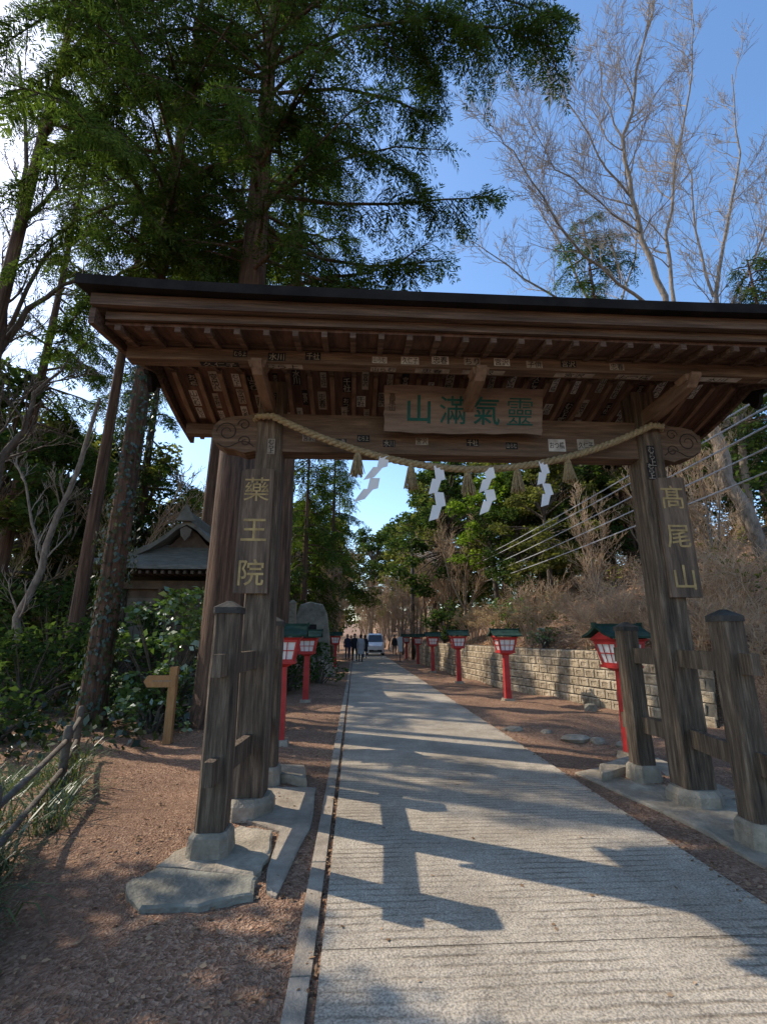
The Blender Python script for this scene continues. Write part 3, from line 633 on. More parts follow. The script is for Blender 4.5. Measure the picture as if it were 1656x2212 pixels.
# ---------- lanterns ----------
def make_lantern():
    t = thing('lantern', '', 'lantern', (0,0,0), 'red lanterns lining the path')
    MB().frust((0,0), -.05, .07, .30, .25).build('base_stone', M['stone'], t)
    MB().frust((0,0), .07, 1.14, .15, .13).build('post', M['red'], t)
    mb = MB(); mb.frust((0,0), 1.12, 1.17, .14, .33); mb.frust((0,0), 1.172, 1.21, .4, .4); mb.build('platform', M['red'], t)
    def hw(z): return .165+(z-1.21)/.30*.06
    mb = MB(); z0, z1 = 1.21, 1.53
    for sx in (-1,1):
        for sy in (-1,1):
            mb.tube([(sx*hw(z0), sy*hw(z0), z0), (sx*hw(z1), sy*hw(z1), z1)], .024, 4)
    for z, th in ((z0+.015,.03),(z1-.015,.035)):
        h = hw(z)
        for sg in (-1,1): mb.box((0, sg*h, z), (2*h, .03, th)); mb.box((sg*h, 0, z), (.03, 2*h, th))
    for k in range(1,3):
        for q in (-1,1):
            f = (k/3-.5)*2
            mb.tube([(f*hw(z0), q*hw(z0), z0), (f*hw(z1), q*hw(z1), z1)], .007, 4); mb.tube([(q*hw(z0), f*hw(z0), z0), (q*hw(z1), f*hw(z1), z1)], .007, 4)
    z = z0+(z1-z0)*.5; h = hw(z)
    for q in (-1,1): mb.box((0,q*h,z), (2*h,.014,.014)); mb.box((q*h,0,z), (.014,2*h,.014))
    mb.build('frame', M['red'], t)
    for k in range(4):
        mb = MB(); rot = Matrix.Rotation(k*PI/2, 3, 'Z'); a, b = hw(z0)-.012, hw(z1)-.012
        mb.add([rot@Vector(q) for q in ((-a,-a,z0),(a,-a,z0),(b,-b,z1),(-b,-b,z1))], [(0,1,2,3)]); mb.build('paper_panel', M['lamp'], t)
    mb = MB(); mb.frust((0,0), 1.532, 1.565, .48, .58); mb.build('eave_frame', M['red'], t)
    mb = MB(); rings = []
    for x in (-.365,-.355,.355,.365):
        l = .015 if abs(x) > .3 else 0
        rings.append([Vector((x,y,z+l)) for y, z in ((-.34,1.567),(-.18,1.61),(0,1.705),(.18,1.61),(.34,1.567),(.34,1.595),(.18,1.65),(0,1.755),(-.18,1.65),(-.34,1.595))])
    mb.rings(rings); rf = mb.build('roof', M['green'], t)
    mb = MB(); mb.box((0,0,1.765), (.73,.06,.04)); mb.box((-.375,0,1.765), (.03,.09,.07)); mb.box((.375,0,1.765), (.03,.09,.07)); mb.build('ridge', M['green'], rf)
    mb = MB()
    for sg in (-1,1): mb.extr([Vector((sg*.27,-.25,1.567)), Vector((sg*.27,.25,1.567)), Vector((sg*.27,0,1.68))], (.02*sg,0,0))
    mb.build('gable_panel', M['red'], t)
    return t
LN = [(3.80,6.98,.15,1.0,'nearest red lantern on the right, partly behind the right rear gate post'),
      (3.87,12.7,.02,1,'red lantern on the right verge in front of the sunlit block wall, second nearest'),
      (3.60,17.3,0,1,'third red lantern along the right verge'),
      (3.56,22.8,0,1,'fourth red lantern along the right verge'),
      (3.66,29.0,0,1,'fifth small red lantern along the right verge'),
      (3.66,35.5,0,1,'farthest tiny red lantern on the right by the parked van'),
      (-1.13,8.0,.05,1,'nearest red lantern on the left, half hidden behind the left main gate post'),
      (-1.23,13.0,0,1,'red lantern on the left verge in front of the stone monument'),
      (-.98,25.0,0,1,'distant red lantern on the left before the group of walkers')]
lan = make_lantern()
for i, (x, y, rz, s, lb) in enumerate(LN):
    if i == 0: o = lan; o.location = (x,y,hz(x,y)); o.rotation_euler = (0,0,rz); o['label'] = lb
    else: dup(lan, (x,y,hz(x,y)), rz, lb, s)
# ---------- block retaining wall ----------
mb = MB(); ys_ = np.linspace(8.9, 34, 500); xs_ = xw(ys_); seg = np.concatenate([[0], np.cumsum(np.hypot(np.diff(xs_), np.diff(ys_)))]); tot = seg[-1]
bw, bh = .36, .213; n = int(tot/bw)
def wp(s): return Vector((float(np.interp(s, seg, xs_)), float(np.interp(s, seg, ys_)), 0))
for r_ in range(6):
    for k in range(n):
        s0 = (k+(.5 if r_ % 2 else 0))*bw; s1 = min(tot, s0+bw)
        if s1-s0 < .1: continue
        a = wp(s0); b = wp(s1); d = (b-a).normalized(); nn = Vector((-d.y, d.x, 0))   # towards the road
        z0 = r_*bh-.02; z1 = z0+bh; g = .006; le = -.03*r_
        def q(s, z, dd): return a+d*s+Vector((0,0,z))+nn*(dd+le)
        w = (b-a).length; j = R.uniform(-.008,.008); e1 = R.uniform(.012,.022)
        o_ = [q(g,z0+g,0), q(w-g,z0+g,0), q(w-g,z1-g,0), q(g,z1-g,0)]; i_ = [q(g+e1,z0+g+e1,.02+j), q(w-g-e1,z0+g+e1,.02+j), q(w-g-e1,z1-g-e1,.02+j), q(g+e1,z1-g-e1,.02+j)]
        i2 = [q(w*.25,z0+bh*.28,.022+j), q(w*.75,z0+bh*.28,.022+j), q(w*.75,z1-bh*.28,.022+j), q(w*.25,z1-bh*.28,.022+j)]; i3 = [p-nn*.014 for p in i2]
        mb.rings([o_, i_, i2, i3], 0)
for k in range(n):
    a = wp(k*bw); b = wp((k+1)*bw); d = (b-a).normalized(); nn = Vector((-d.y, d.x, 0))
    mb.add([a-nn*.002+Vector((0,0,-.1)), b-nn*.002+Vector((0,0,-.1)), b-nn*.17+Vector((0,0,1.27)), a-nn*.17+Vector((0,0,1.27)), b-nn*.6+Vector((0,0,1.26)), a-nn*.6+Vector((0,0,1.26))], [(0,1,2,3),(3,2,4,5)], 1)
tag(mb.build('block_wall', [M['wallstone'], M['mortar']]), 'low sunlit retaining wall of square stone blocks on the right', 'wall')
# ---------- rail fence lower left ----------
fe = thing('log_fence', 'dark round railed fence along the slope at lower left', 'fence', (-3.07,5.78,0))
FP = [(-3.07,5.78),(-2.28,3.55),(-1.9,1.2)]
for x, y in FP+[(-3.75,7.3)]:
    mb = MB(); mb.tube([(x,y,-.3),(x,y,.62),(x,y,.67)], [.046,.043,.03], 10); mb.build('post', M['fence'], fe, smooth=True)
for z in (.24, .52):
    for (x0,y0), (x1,y1) in ((FP[0],FP[1]),(FP[1],FP[2]),((-3.75,7.3),FP[0])):
        mb = MB(); mb.tube([(x0,y0,z),((x0+x1)/2,(y0+y1)/2,z-.01),(x1,y1,z)], .025, 9); mb.build('rail', M['fence'], fe, smooth=True)
# ---------- wooden direction sign ----------
sg = thing('wooden_signpost', 'orange brown wooden signpost with short board in front of the glossy shrub', 'sign', (-2.93,8.4,0))
MB().box((-2.93,8.4,.54), (.12,.10,1.16)).build('post', M['signw'], sg)
mb = MB(); mb.extr([Vector((-2.98-a, 8.335, .90+b)) for a, b in ((-.1,-.09),(.34,-.09),(.40,0),(.34,.09),(-.1,.09))], (0,.035,0)); bd = mb.build('board', M['signw'], sg)
mb = MB()
for k in range(7): mb.box((-3.23+k*.045, 8.333, .905), (.022,.003,.026))
mb.build('lettering', M['oldpaper'], bd)
mb = MB(); mb.box((-1.33,9.3,.62), (.09,.09,1.26)); mb.frust((-1.33,9.3), 1.25, 1.3, .09, .03); tag(mb.build('marker_post', M['signw']), 'slim orange wooden post just behind the left gate post', 'post')
# ---------- stone monument ----------
c = P(672,1400,20.5); mo = thing('stone_monument', 'tall greenish standing stone slab with dark inscribed panel on the left', 'monument', (c.x, 20.5, hz(c.x,20.5)-.1))
zb = hz(c.x,20.5)
mb = MB(); mb.frust((c.x,20.5), zb-.3, zb+.45, 2.0, 1.7, 1.1, .8); mb.build('base', M['stone'], mo)
pl_ = [(-.78,.45),(.78,.45),(.74,1.3),(.62,2.2),(.42,2.62),(-.1,2.72),(-.5,2.6),(-.72,1.9),(-.8,1.2)]
mb = MB(); mb.rings([[Vector((c.x+a*q, 20.5+dy, zb+.45+(b-.45)*(1 if q == 1 else .98))) for a, b in pl_] for dy, q in ((-.2,.94),(-.15,1),(.15,1),(.2,.94))]); mb.build('slab', M['greenstone'], mo)
MB().box((c.x-.05, 20.28, zb+1.35), (.5,.02,.9)).build('inscribed_panel', M['black'], mo)
c2 = P(628,1400,19); zb = hz(c2.x,19); pi = thing('stone_pillar', 'narrow pale stone pillar left of the standing stone', 'pillar', (c2.x,19,zb))
mb = MB(); mb.frust((c2.x,19), zb-.2, zb+.3, .6, .55); mb.build('base', M['stone'], pi)
mb = MB(); mb.frust((c2.x,19), zb+.3, zb+2.4, .3, .27); mb.frust((c2.x,19), zb+2.4, zb+2.5, .27, .08); mb.build('shaft', M['stone'], pi)
c3 = P(864,1420,33); wb = thing('notice_board', 'small narrow white notice board by the far right lanterns', 'sign', (c3.x,33,hz(c3.x,33)))
mb = MB(); mb.box((c3.x,33,.4), (.06,.06,.85)); mb.build('post', M['pole'], wb); MB().box((c3.x,32.95,1.1), (.3,.03,.95)).build('panel', M['white'], wb)
hs = thing('hillside_steps', 'flight of weathered log steps climbing the right hillside', 'steps', (9.0,19,hz(9.0,19)))
for k in range(9):
    x, y = 9.0+.3*k, 19+.12*k; mb = MB(); z = hz(x,y)+.09; mb.tube([(x-.1,y-.9,z),(x+.1,y+.9,z)], .1, 8); mb.box((x+.2,y,z-.02), (.32,1.7,.1)); mb.build('step', M['bark'], hs)
# ---------- temple hall ----------
tx, ty = -5.45, 15.2; zt = -.1
te = thing('temple_hall', 'small wooden temple hall with curved gable roof behind the left trees', 'building', (tx,ty,zt))
MB().box((tx,ty+1.8,.2), (4.4,4.0,.7)).build('stone_plinth', M['stone'], te)
MB().box((tx,ty+1.9,1.9), (3.5,3.2,2.8)).build('wall', M['tw'], te)
for k in range(4):
    mb = MB(); mb.tube([(tx-1.75+k*1.167, ty+.25, .5), (tx-1.75+k*1.167, ty+.25, 3.2)], .11, 10); mb.build('column', M['tw'], te, smooth=True)
for k in range(3): MB().box((tx-1.167+k*1.167, ty+.285, 1.9), (.85,.04,1.7)).build('lattice_panel' if k != 1 else 'door', M['plaster'] if k != 1 else M['tw'], te)
MB().box((tx,ty+.22,3.15), (4.0,.2,.25)).build('front_beam', M['tw'], te)
rings = []
for u, z, in ((1,3.55),(.97,3.68),(.8,3.85),(.62,4.2),(.5,4.5)):
    hw_, hd = 2.75*u, 2.5*u; q = []
    for (sx0,sy0),(sx1,sy1) in (((-1,-1),(1,-1)),((1,-1),(1,1)),((1,1),(-1,1)),((-1,1),(-1,-1))):
        for k in range(6):
            t = k/6; s = abs(2*t-1)**3*.22*(u**4); q.append(Vector((tx+hw_*(sx0+(sx1-sx0)*t), ty+1.9+hd*(sy0+(sy1-sy0)*t), z+s)))
    rings.append(q)
MB().rings(rings).build('lower_roof', M['troof'], te)
mb = MB()
for k in range(24): mb.box((tx-2.5+k*5/23, ty-.1, 3.46), (.08,.9,.09))
mb.build('rafter_row', M['tw'], te)
gp = [(-1.9,4.1),(-1.55,4.2),(-1.1,4.42),(-.65,4.74),(-.32,5.05),(0,5.22),(.32,5.05),(.65,4.74),(1.1,4.42),(1.55,4.2),(1.9,4.1)]
rings = [[Vector((tx+a, y, b)) for a, b in gp]+[Vector((tx+a*.97, y, b-.14)) for a, b in reversed(gp)] for y in (ty+.15, ty+.3, ty+4.2)]
MB().rings(rings).build('gable_roof', M['troof'], te)
MB().extr([Vector((tx+a*.8, ty+.55, b-.2)) for a, b in gp], (0,.1,0)).build('gable_wall', M['tw'], te)
mb = MB(); mb.box((tx,ty+2.1,5.29), (.3,4.2,.26)); mb.tube([(tx,ty,5.44),(tx,ty+4.3,5.44)], .11, 8); rg = mb.build('ridge', M['troof'], te)
mb = MB(); mb.extr([Vector((tx+a, ty-.05, 5.17+b)) for a, b in ((-.3,0),(.3,0),(.2,.2),(.1,.36),(.04,.52),(-.04,.52),(-.1,.36),(-.2,.2))], (0,.1,0)); mb.build('finial', M['troof'], rg)
mb = MB(); mb.extr([Vector((tx+a, ty+.1, 4.82+b)) for a, b in ((0,.2),(.18,.1),(.14,-.1),(0,-.28),(-.14,-.1),(-.18,.1))], (0,.06,0)); mb.build('gable_ornament', M['plaster'], te)
# ---------- van ----------
vx, vy = 1.72, 42.0
van = thing('parked_van', 'small white box van facing the camera far down the path', 'van', (vx,vy,.02))
def vsec(y, w0, w1, z0, z1, r=.08):
    return [Vector((vx+a, vy+y, b+.02)) for a, b in ((-w0,z0),(w0,z0),(w0+.01,(z0+z1)*.45),(w1,z1-r),(w1-r,z1),(-w1+r,z1),(-w1,z1-r),(-w0-.01,(z0+z1)*.45))]
MB().rings([vsec(0,.66,.62,.28,.78), vsec(.06,.72,.68,.22,.86), vsec(.35,.74,.7,.2,1.02), vsec(.55,.74,.68,.2,1.12), vsec(.98,.74,.63,.2,1.74,.12), vsec(1.3,.74,.63,.2,1.82,.12), vsec(3.1,.74,.63,.2,1.82,.12), vsec(3.35,.72,.6,.25,1.7,.12)]).build('body', M['carw'], van, smooth=False)
mb = MB(); mb.add([Vector((vx+a, vy+y, z+.02)) for a, y, z in ((-.62,.52,1.12),(.62,.52,1.12),(.55,.945,1.7),(-.55,.945,1.7))], [(0,1,2,3)]); mb.build('windscreen', M['glass'], van)
for s_ in (-1,1):
    mb = MB(); mb.add([Vector((vx+s_*a, vy+y, z+.02)) for a, y, z in ((.755,.8,1.1),(.755,2.9,1.1),(.70,2.8,1.6),(.70,1.05,1.6))], [(0,1,2,3)]); mb.build('side_window', M['glass'], van)
    mb = MB(); mb.extr([Vector((vx+s_*a, vy-.02+dy, z)) for a, dy, z in ((.42,.0,.72),(.66,.06,.74),(.68,.1,.92),(.5,.05,.9))], (0,.06,0)); mb.build('headlight', M['lampg'], van)
    mb = MB(); mb.box((vx+s_*.82, vy+.62, 1.18), (.12,.07,.2)); mb.build('mirror', M['carw'], van)
    for yy in (.62, 2.7):
        mb = MB(); mb.tube([(vx+s_*.6,vy+yy,.29),(vx+s_*.75,vy+yy,.29)], .28, 16); wh = mb.build('wheel', M['rubber'], van)
        mb = MB(); mb.tube([(vx+s_*.7,vy+yy,.29),(vx+s_*.757,vy+yy,.29)], .16, 12); mb.build('rim', M['lampg'], wh)
MB().box((vx,vy-.012,.42), (1.1,.04,.16)).build('grille', M['rubber'], van)
MB().box((vx,vy-.03,.55), (.33,.02,.16)).build('number_plate', M['white'], van)
# ---------- people ----------
def person(label, x, y, face, h=1.66, top='c_dark', leg='c_dark', coat=None, stride=.15, hair='hair', arm=.1):
    z0 = max(hz(x,y), .022); t = thing('person', label, 'person', (x,y,z0)); k = h/1.7
    J = {}; E = []
    def v(n, p, r): J[n] = (Vector(p)*k, r*k)
    v('pel',(0,0,.93),.13); v('sp',(0,.01,1.12),.125); v('ch',(0,.015,1.30),.145); v('nk',(0,.01,1.46),.055); v('hd0',(0,-.01,1.54),.078); v('hd1',(0,-.01,1.63),.088); v('hd2',(0,0,1.68),.06)
    E += [('pel','sp'),('sp','ch'),('ch','nk'),('nk','hd0'),('hd0','hd1'),('hd1','hd2')]
    for s_, n in ((-1,'l'),(1,'r')):
        st = stride*s_
        v('hip'+n,(s_*.09,0,.88),.095); v('kn'+n,(s_*.095,-st*.55-.02,.49),.062); v('an'+n,(s_*.095,-st,.09),.042); v('toe'+n,(s_*.10,-st-.14,.035),.035)
        v('sh'+n,(s_*.17,.01,1.38),.06); v('el'+n,(s_*.23,.03+st*.4*arm,1.12),.044); v('wr'+n,(s_*.235,-.06+st*arm*3,.88),.032); v('ha'+n,(s_*.235,-.09+st*arm*3,.80),.036)
        E += [('pel','hip'+n),('hip'+n,'kn'+n),('kn'+n,'an'+n),('an'+n,'toe'+n),('ch','sh'+n),('sh'+n,'el'+n),('el'+n,'wr'+n),('wr'+n,'ha'+n)]
    names = list(J); me = bpy.data.meshes.new('body'); me.from_pydata([J[n][0] for n in names], [(names.index(a), names.index(b)) for a, b in E], [])
    ob = bpy.data.objects.new('body', me); C.objects.link(ob)
    mdf = ob.modifiers.new('s', 'SKIN'); sd = me.skin_vertices[0].data
    for i_, n in enumerate(names): sd[i_].radius = (J[n][1], J[n][1]*(.78 if n in ('pel','sp','ch') else 1)); sd[i_].use_root = (n == 'pel')
    m2 = ob.modifiers.new('d', 'SUBSURF'); m2.levels = 2
    dg = bpy.context.evaluated_depsgraph_get(); dg.update(); nm = bpy.data.meshes.new_from_object(ob.evaluated_get(dg)); ob.modifiers.clear(); ob.data = nm; nm.name = 'body'
    nm.materials.clear()
    for q in (M['skin'], M[top], M[leg], M['rubber']): nm.materials.append(q)
    for p in nm.polygons:
        c_ = p.center/k; ax = abs(c_.x)
        p.material_index = 0 if c_.z > 1.46 or (ax > .19 and c_.z < .87) else (3 if c_.z < .1 else (2 if (c_.z < .93 and ax < .19) else 1)); p.use_smooth = True
    ob.parent = t
    t['_o'] = [0,0,0]
    mb = MB(); rg_ = []
    for z, rx, yo in ((1.5,.07,.03),(1.56,.094,.028),(1.64,.1,.02),(1.70,.085,.015),(1.745,.03,.01)):
        rg_.append([Vector((rx*math.cos(a), yo+rx*1.08*math.sin(a) if math.sin(a) > -.2 or z > 1.66 else yo-rx*.2, z))*k for a in [q*2*PI/12 for q in range(12)]])
    mb.rings(rg_); mb.build('hair', M[hair], t, smooth=True)
    if coat:
        mb = MB(); rg_ = []
        for z, rx, ry in ((.5 if coat[1] else .82,.235,.2),(.75 if coat[1] else .9,.21,.18),(1.05,.185,.15),(1.3,.215,.165),(1.42,.17,.12),(1.47,.075,.075)):
            rg_.append([Vector((rx*math.cos(a), .01+ry*math.sin(a), z))*k for a in [q*2*PI/14 for q in range(14)]])
        mb.rings(rg_, caps=False); mb.build('coat', M[coat[0]], t, smooth=True)
    mb = MB(); mb.tube([Vector((0,-.088,1.61))*k, Vector((0,-.112,1.585))*k, Vector((0,-.095,1.575))*k], [.008,.014,.01], 6); mb.build('nose', M['skin'], t)
    t.location = (x,y,z0); t.rotation_euler = (0,0,face); return t
def px_x(px, y): return P(px,1400,y).x
person('person in a long pale grey coat standing at the front of the walkers', px_x(779,32), 32, PI, 1.68, 'c_grey', 'c_dark', ('c_grey',True))
person('person in dark jacket and dark trousers directly left of the pale grey coat', px_x(766,33), 33, .3, 1.72, 'c_dark', 'c_dark', ('c_dark',False))
person('person in navy jacket walking at the left edge of the group', px_x(750,36), 36, 0, 1.70, 'c_navy', 'c_jean', ('c_navy',False), .22)
person('person in brown jacket between the navy jacket and the dark jacket', px_x(758,38.5), 38.5, .2, 1.62, 'c_brown', 'c_dark', ('c_brown',False))
person('person in black coat behind the pale grey coat, beside the white van', px_x(788,37), 37, PI, 1.66, 'c_dark', 'c_jean', ('c_dark',True))
person('person in dark clothes walking right of the white van', px_x(852,44), 44, 0, 1.68, 'c_dark', 'c_dark', ('c_dark',False), .22)
person('small figure in pale top at the far right of the van', px_x(862,48), 48, 0, 1.65, 'c_grey', 'c_jean', ('c_grey',False), .2)
# ---------- utility pole and cables ----------
pp = P(893,1400,36); zp = hz(pp.x,36); up_ = thing('utility_pole', 'thin dark utility pole rising beyond the right lanterns', 'pole', (pp.x,36,zp))
mb = MB(); mb.tube([(pp.x,36,zp-.3),(pp.x,36,8.6)], [.16,.12], 10); mb.build('shaft', M['pole'], up_, smooth=True)
MB().box((pp.x,36,8.2), (1.5,.1,.1)).build('crossarm', M['pole'], up_)
for k, (a, b, lb) in enumerate((((1008,1219),(1656,825),'uppermost pale cable above the right hillside'),((1012,1225),(1656,852),'second cable from the top above the right hillside'),((1022,1238),(1656,893),'middle cable of the five above the hillside'),((1028,1248),(1656,940),'fourth cable from the top above the hillside'),((1036,1259),(1656,992),'lowest pale cable above the right hillside'))):
    p0 = Vector((pp.x, 36, 8.25-.12*k)); p1 = P(a[0], a[1], 30); p2 = P(b[0], b[1], 6); pts = []
    for q in range(7): pts.append(p0.lerp(p1, q/6))
    for q in range(1,25): t = q/24*1.35; pts.append(p1.lerp(p2, t)-Vector((0,0,.5*t*(1.35-t))))
    mb = MB(); mb.tube(pts, .014, 5); tag(mb.build('overhead_cable', M['cable']), lb, 'cable')
# ---------- trees: left ----------
def ext(pxs, ys_): return [P(a, b, y) for (a, b), y in zip(pxs, ys_)]
conifer('cedar_tree', 'massive reddish cedar trunk right of the temple hall with broad dark crown', (-2.5,9.6,0), 24, .43, 9.8, 5.3, 92, 1, (-.1,.3), .5, step=.2,
  extra=[ext(((570,150),(760,60),(920,40),(1080,60),(1210,110)), (9,8,7.3,7,6.8)), ext(((580,60),(800,-60),(1000,-30),(1130,10),(1225,60)), (9.5,8.5,7.6,7,6.6)),
         ext(((560,100),(720,-20),(860,-10),(960,40),(1040,110)), (9.2,8.2,7.6,7.2,7)), ext(((560,0),(760,20),(860,60),(920,130),(950,190)), (9.2,8.6,8.2,8,7.8)),
         ext(((585,420),(720,440),(850,440),(960,430),(1075,425)), (9.5,9,8.7,8.5,8.4)), ext(((585,520),(700,560),(800,575),(880,570),(960,560)), (9.5,9.2,9,9,9)),
         ext(((600,300),(720,300),(800,330),(870,370),(910,400)), (9.5,9,8.6,8.4,8.3)), ext(((600,200),(740,190),(850,215),(905,240),(945,260)), (9.5,9,8.4,8.2,8)),
         ext(((570,330),(450,360),(350,420),(280,480),(200,540)), (9.5,9.2,9,8.9,8.8)), ext(((570,200),(430,180),(300,200),(190,260),(110,340)), (9.5,9.2,9,8.8,8.7)), ext(((570,450),(480,480),(400,520),(330,560),(280,600)), (9.6,9.5,9.4,9.3,9.3)),
         ext(((560,80),(400,60),(250,90),(120,150),(20,220)), (9.3,8.8,8.4,8.2,8.1)), ext(((540,0),(380,-40),(220,-20),(90,40),(-30,120)), (9.3,8.6,8.1,7.8,7.7)),
         ext(((570,560),(620,580),(680,600),(730,610),(780,625)), (9.3,9.1,9,9,9)),
         ext(((620,620),(700,600),(790,590),(870,560),(930,520)), (9.5,9.4,9.3,9.2,9.1))])
conifer('cedar_tree', 'tall dark trunk left of the temple hall with ivy and high conifer crown', (-4.8,9.7,0), 23, .23, 9.6, 4.6, 80, 2, (.2,.2), .5, azr=(-115,115), step=.21,
  extra=[ext(((345,430),(250,440),(160,480),(90,530),(30,590)), (9.8,9.8,9.9,10,10.1)), ext(((350,330),(250,310),(150,330),(60,380),(-20,440)), (9.8,9.7,9.7,9.7,9.7)), ext(((330,560),(260,590),(200,640),(150,700),(120,760)), (9.8,10,10.2,10.4,10.6))])
conifer('fir_tree', 'slim conifer trunk near the left edge behind the dark ivy trunk', (-7.1,12.9,hz(-7.1,12.9)), 22, .18, 10, 3.8, 60, 3, (.3,0), .5, azr=(-95,95), step=.23)
conifer('fir_tree', 'yellow green conifer whose lit sprays hang above the middle of the roof', (-2.2,14.5,0), 21, .26, 10, 4.4, 52, 4, (0,0), .54, 'needle2', step=.25)
conifer('cedar_tree', 'cedar at the upper left corner with loose drooping sprays against the glare', (-8.9,10.6,hz(-8.9,10.6)), 27, .2, 14.5, 5.4, 72, 5, (.6,-.3), .52, azr=(-85,85), step=.24)
conifer('cedar_tree', 'cedar deep in the left wood filling the gaps above the temple hall', (-6.0,19.0,0), 28, .28, 13, 4.6, 52, 6, (.3,0), .7, azr=(-105,105), step=.3)
conifer('fir_tree', 'far left dim fir behind the bare branches, upper part in frame', (-12.5,17.5,hz(-12.5,17.5)), 27, .24, 7, 5.0, 60, 7, (.3,0), .7, azr=(-100,100), step=.32)
conifer('fir_tree', 'second dim fir farther back at the left beyond the slim trunk', (-11.0,24.0,hz(-11.0,24.0)), 27, .28, 5, 4.8, 60, 8, (.3,0), .85, step=.38)
# ivy on trunk
n = 2600; zz = NR.uniform(.3, 8.5, n); aa = NR.uniform(0, 2*PI, n); rr = .25+NR.uniform(0,.10,n)*(1+np.sin(zz*2.3))
ip = np.stack([-4.8+.2*zz/22+rr*np.cos(aa), 9.7+.2*zz/22+rr*np.sin(aa), zz], 1)
tag(npmesh('ivy', inst(LF, ip, np.stack([NR.normal(size=n)*.5, NR.normal(size=n)*.5, -np.ones(n)], 1), np.stack([np.cos(aa), np.sin(aa), .4*np.ones(n)], 1), NR.uniform(.06,.12,n)), M['ivy']), 'dark ivy climbing the tall trunk left of the temple hall', 'ivy')
# bare trees left
b0 = P(-70,1330,11)
bare('bare_tree', 'leafless branching tree spreading into frame at the left edge', (b0.x,11,hz(b0.x,11)), [
  ([(b0.x,11,hz(b0.x,11)-.3), P(-40,1150,11), P(0,1000,11), P(45,930,11), P(75,850,11), P(150,770,11)], .13,.02,13),
  ([P(-40,1150,11), P(-30,900,11.2), P(0,760,11.3), P(60,665,11.3), P(185,600,11.4)], .14,.04,16),
  ([P(-20,830,11.2), P(15,640,11), P(48,480,10.8), P(60,300,10.6), P(40,120,10.5)], .10,.03,18),
  ([P(48,480,10.8), P(120,400,10.8), P(150,280,10.7)], .06,.015,12),
  ([P(0,760,11.3), P(90,560,11.5), P(150,520,11.5), P(240,480,11.6)], .06,.015,12)], [9,8,6], 21, 'bark', 'dtwig', L=2.9, rmin=.006)
b0 = P(20,1400,14)
bare('leaning_tree', 'thin pale trunk leaning right near the left edge', (b0.x,14,b0.z), [
  ([b0, P(40,1335,14), P(110,1180,14), P(172,1000,14), P(215,860,14)], .12,.05,8), ([P(95,1215,14), P(60,1090,14), P(40,960,14)], .05,.02,7)], [7,5,4], 22, 'pale', 'twig', L=2.2)
# ---------- trees: right ----------
y = 13; b0 = P(1690,1290,y)
bare('bare_tree', 'large leafless tree leaning left from the right hillside, branches against blue sky', (b0.x,y,hz(b0.x,y)), [
  ([(b0.x+.2,y,hz(b0.x,y)-.4), P(1656,1215,y), P(1600,1080,y), P(1545,950,y), P(1490,800,y), P(1440,690,y)], .23,.14,0),
  ([P(1440,690,y), P(1400,560,y), P(1365,430,y), P(1345,300,y-.2), P(1375,150,y-.4), P(1410,20,y-.5), P(1430,-120,y-.5)], .10,.02,22),
  ([P(1440,690,y), P(1330,610,y), P(1230,520,y-.2), P(1170,420,y-.4), P(1110,330,y-.5), P(1060,270,y-.5)], .06,.012,20),
  ([P(1465,740,y), P(1440,560,y+.3), P(1450,400,y+.4), P(1480,250,y+.5), P(1500,100,y+.6), P(1490,-40,y+.6)], .07,.014,20),
  ([P(1365,430,y), P(1290,330,y-.3), P(1230,220,y-.5), P(1200,120,y-.6)], .04,.012,15),
  ([P(1380,500,y), P(1300,440,y-.3), P(1200,360,y-.5), P(1130,240,y-.6)], .035,.012,15),
  ([P(1345,300,y-.2), P(1300,200,y), P(1290,60,y)], .035,.012,11)], [12,8,7], 31, 'pale', 'twig', L=4.0, rmin=.0065, up=.28, spread=.95)
y = 17; b0 = P(1640,1180,y)
bare('bare_tree', 'second leafless tree rising at the right edge behind the gate roof', (b0.x,y,hz(b0.x,y)), [
  ([(b0.x,y,hz(b0.x,y)-.3), P(1600,960,y), P(1560,760,y), P(1540,640,y), P(1570,480,y), P(1600,330,y), P(1580,160,y)], .16,.02,22),
  ([P(1540,640,y), P(1500,500,y), P(1490,380,y), P(1430,260,y)], .06,.015,15),
  ([P(1560,700,y), P(1630,560,y), P(1680,420,y), P(1700,300,y)], .06,.015,18)], [12,8,7], 32, 'pale', 'twig', L=4.6, rmin=.008, up=.28, spread=.95)
y = 22; b0 = P(1380,1150,y)
bare('bare_tree', 'more distant leafless tree seen low between conifer crown and right branches', (b0.x,y,hz(b0.x,y)), [
  ([(b0.x,y,hz(b0.x,y)-.3), P(1340,900,y), P(1290,700,y), P(1230,560,y), P(1160,440,y)], .17,.02,20),
  ([P(1290,700,y), P(1130,600,y), P(1020,520,y)], .08,.015,15), ([P(1310,760,y), P(1370,560,y), P(1380,420,y)], .08,.02,15)], [11,7,6], 33, 'pale', 'twig', L=4.6, rmin=.010, up=.28, spread=.95)
p_ = P(1300,700,20); conifer('fir_tree', 'dark fir top behind the right half of the gate roof', (p_.x,20,hz(p_.x,20)), P(1270,480,20).z-hz(p_.x,20), .2, 4, 4.2, 64, 41, (-.3,0), .7, step=.32, k=1, top=.35)
p_ = P(1690,900,16); conifer('fir_tree', 'dark evergreen at the right edge above the roof end', (p_.x,16,hz(p_.x,16)), 17-hz(p_.x,16), .2, 3, 3.2, 46, 42, (0,0), .65, step=.34, k=.8)
p_ = P(655,1300,25); conifer('fir_tree', 'dark bluish fir seen under the lintel just right of the left post', (p_.x,25,0), 13.5, .2, 2.2, 3.6, 60, 43, (0,0), .75, step=.34, k=.9)
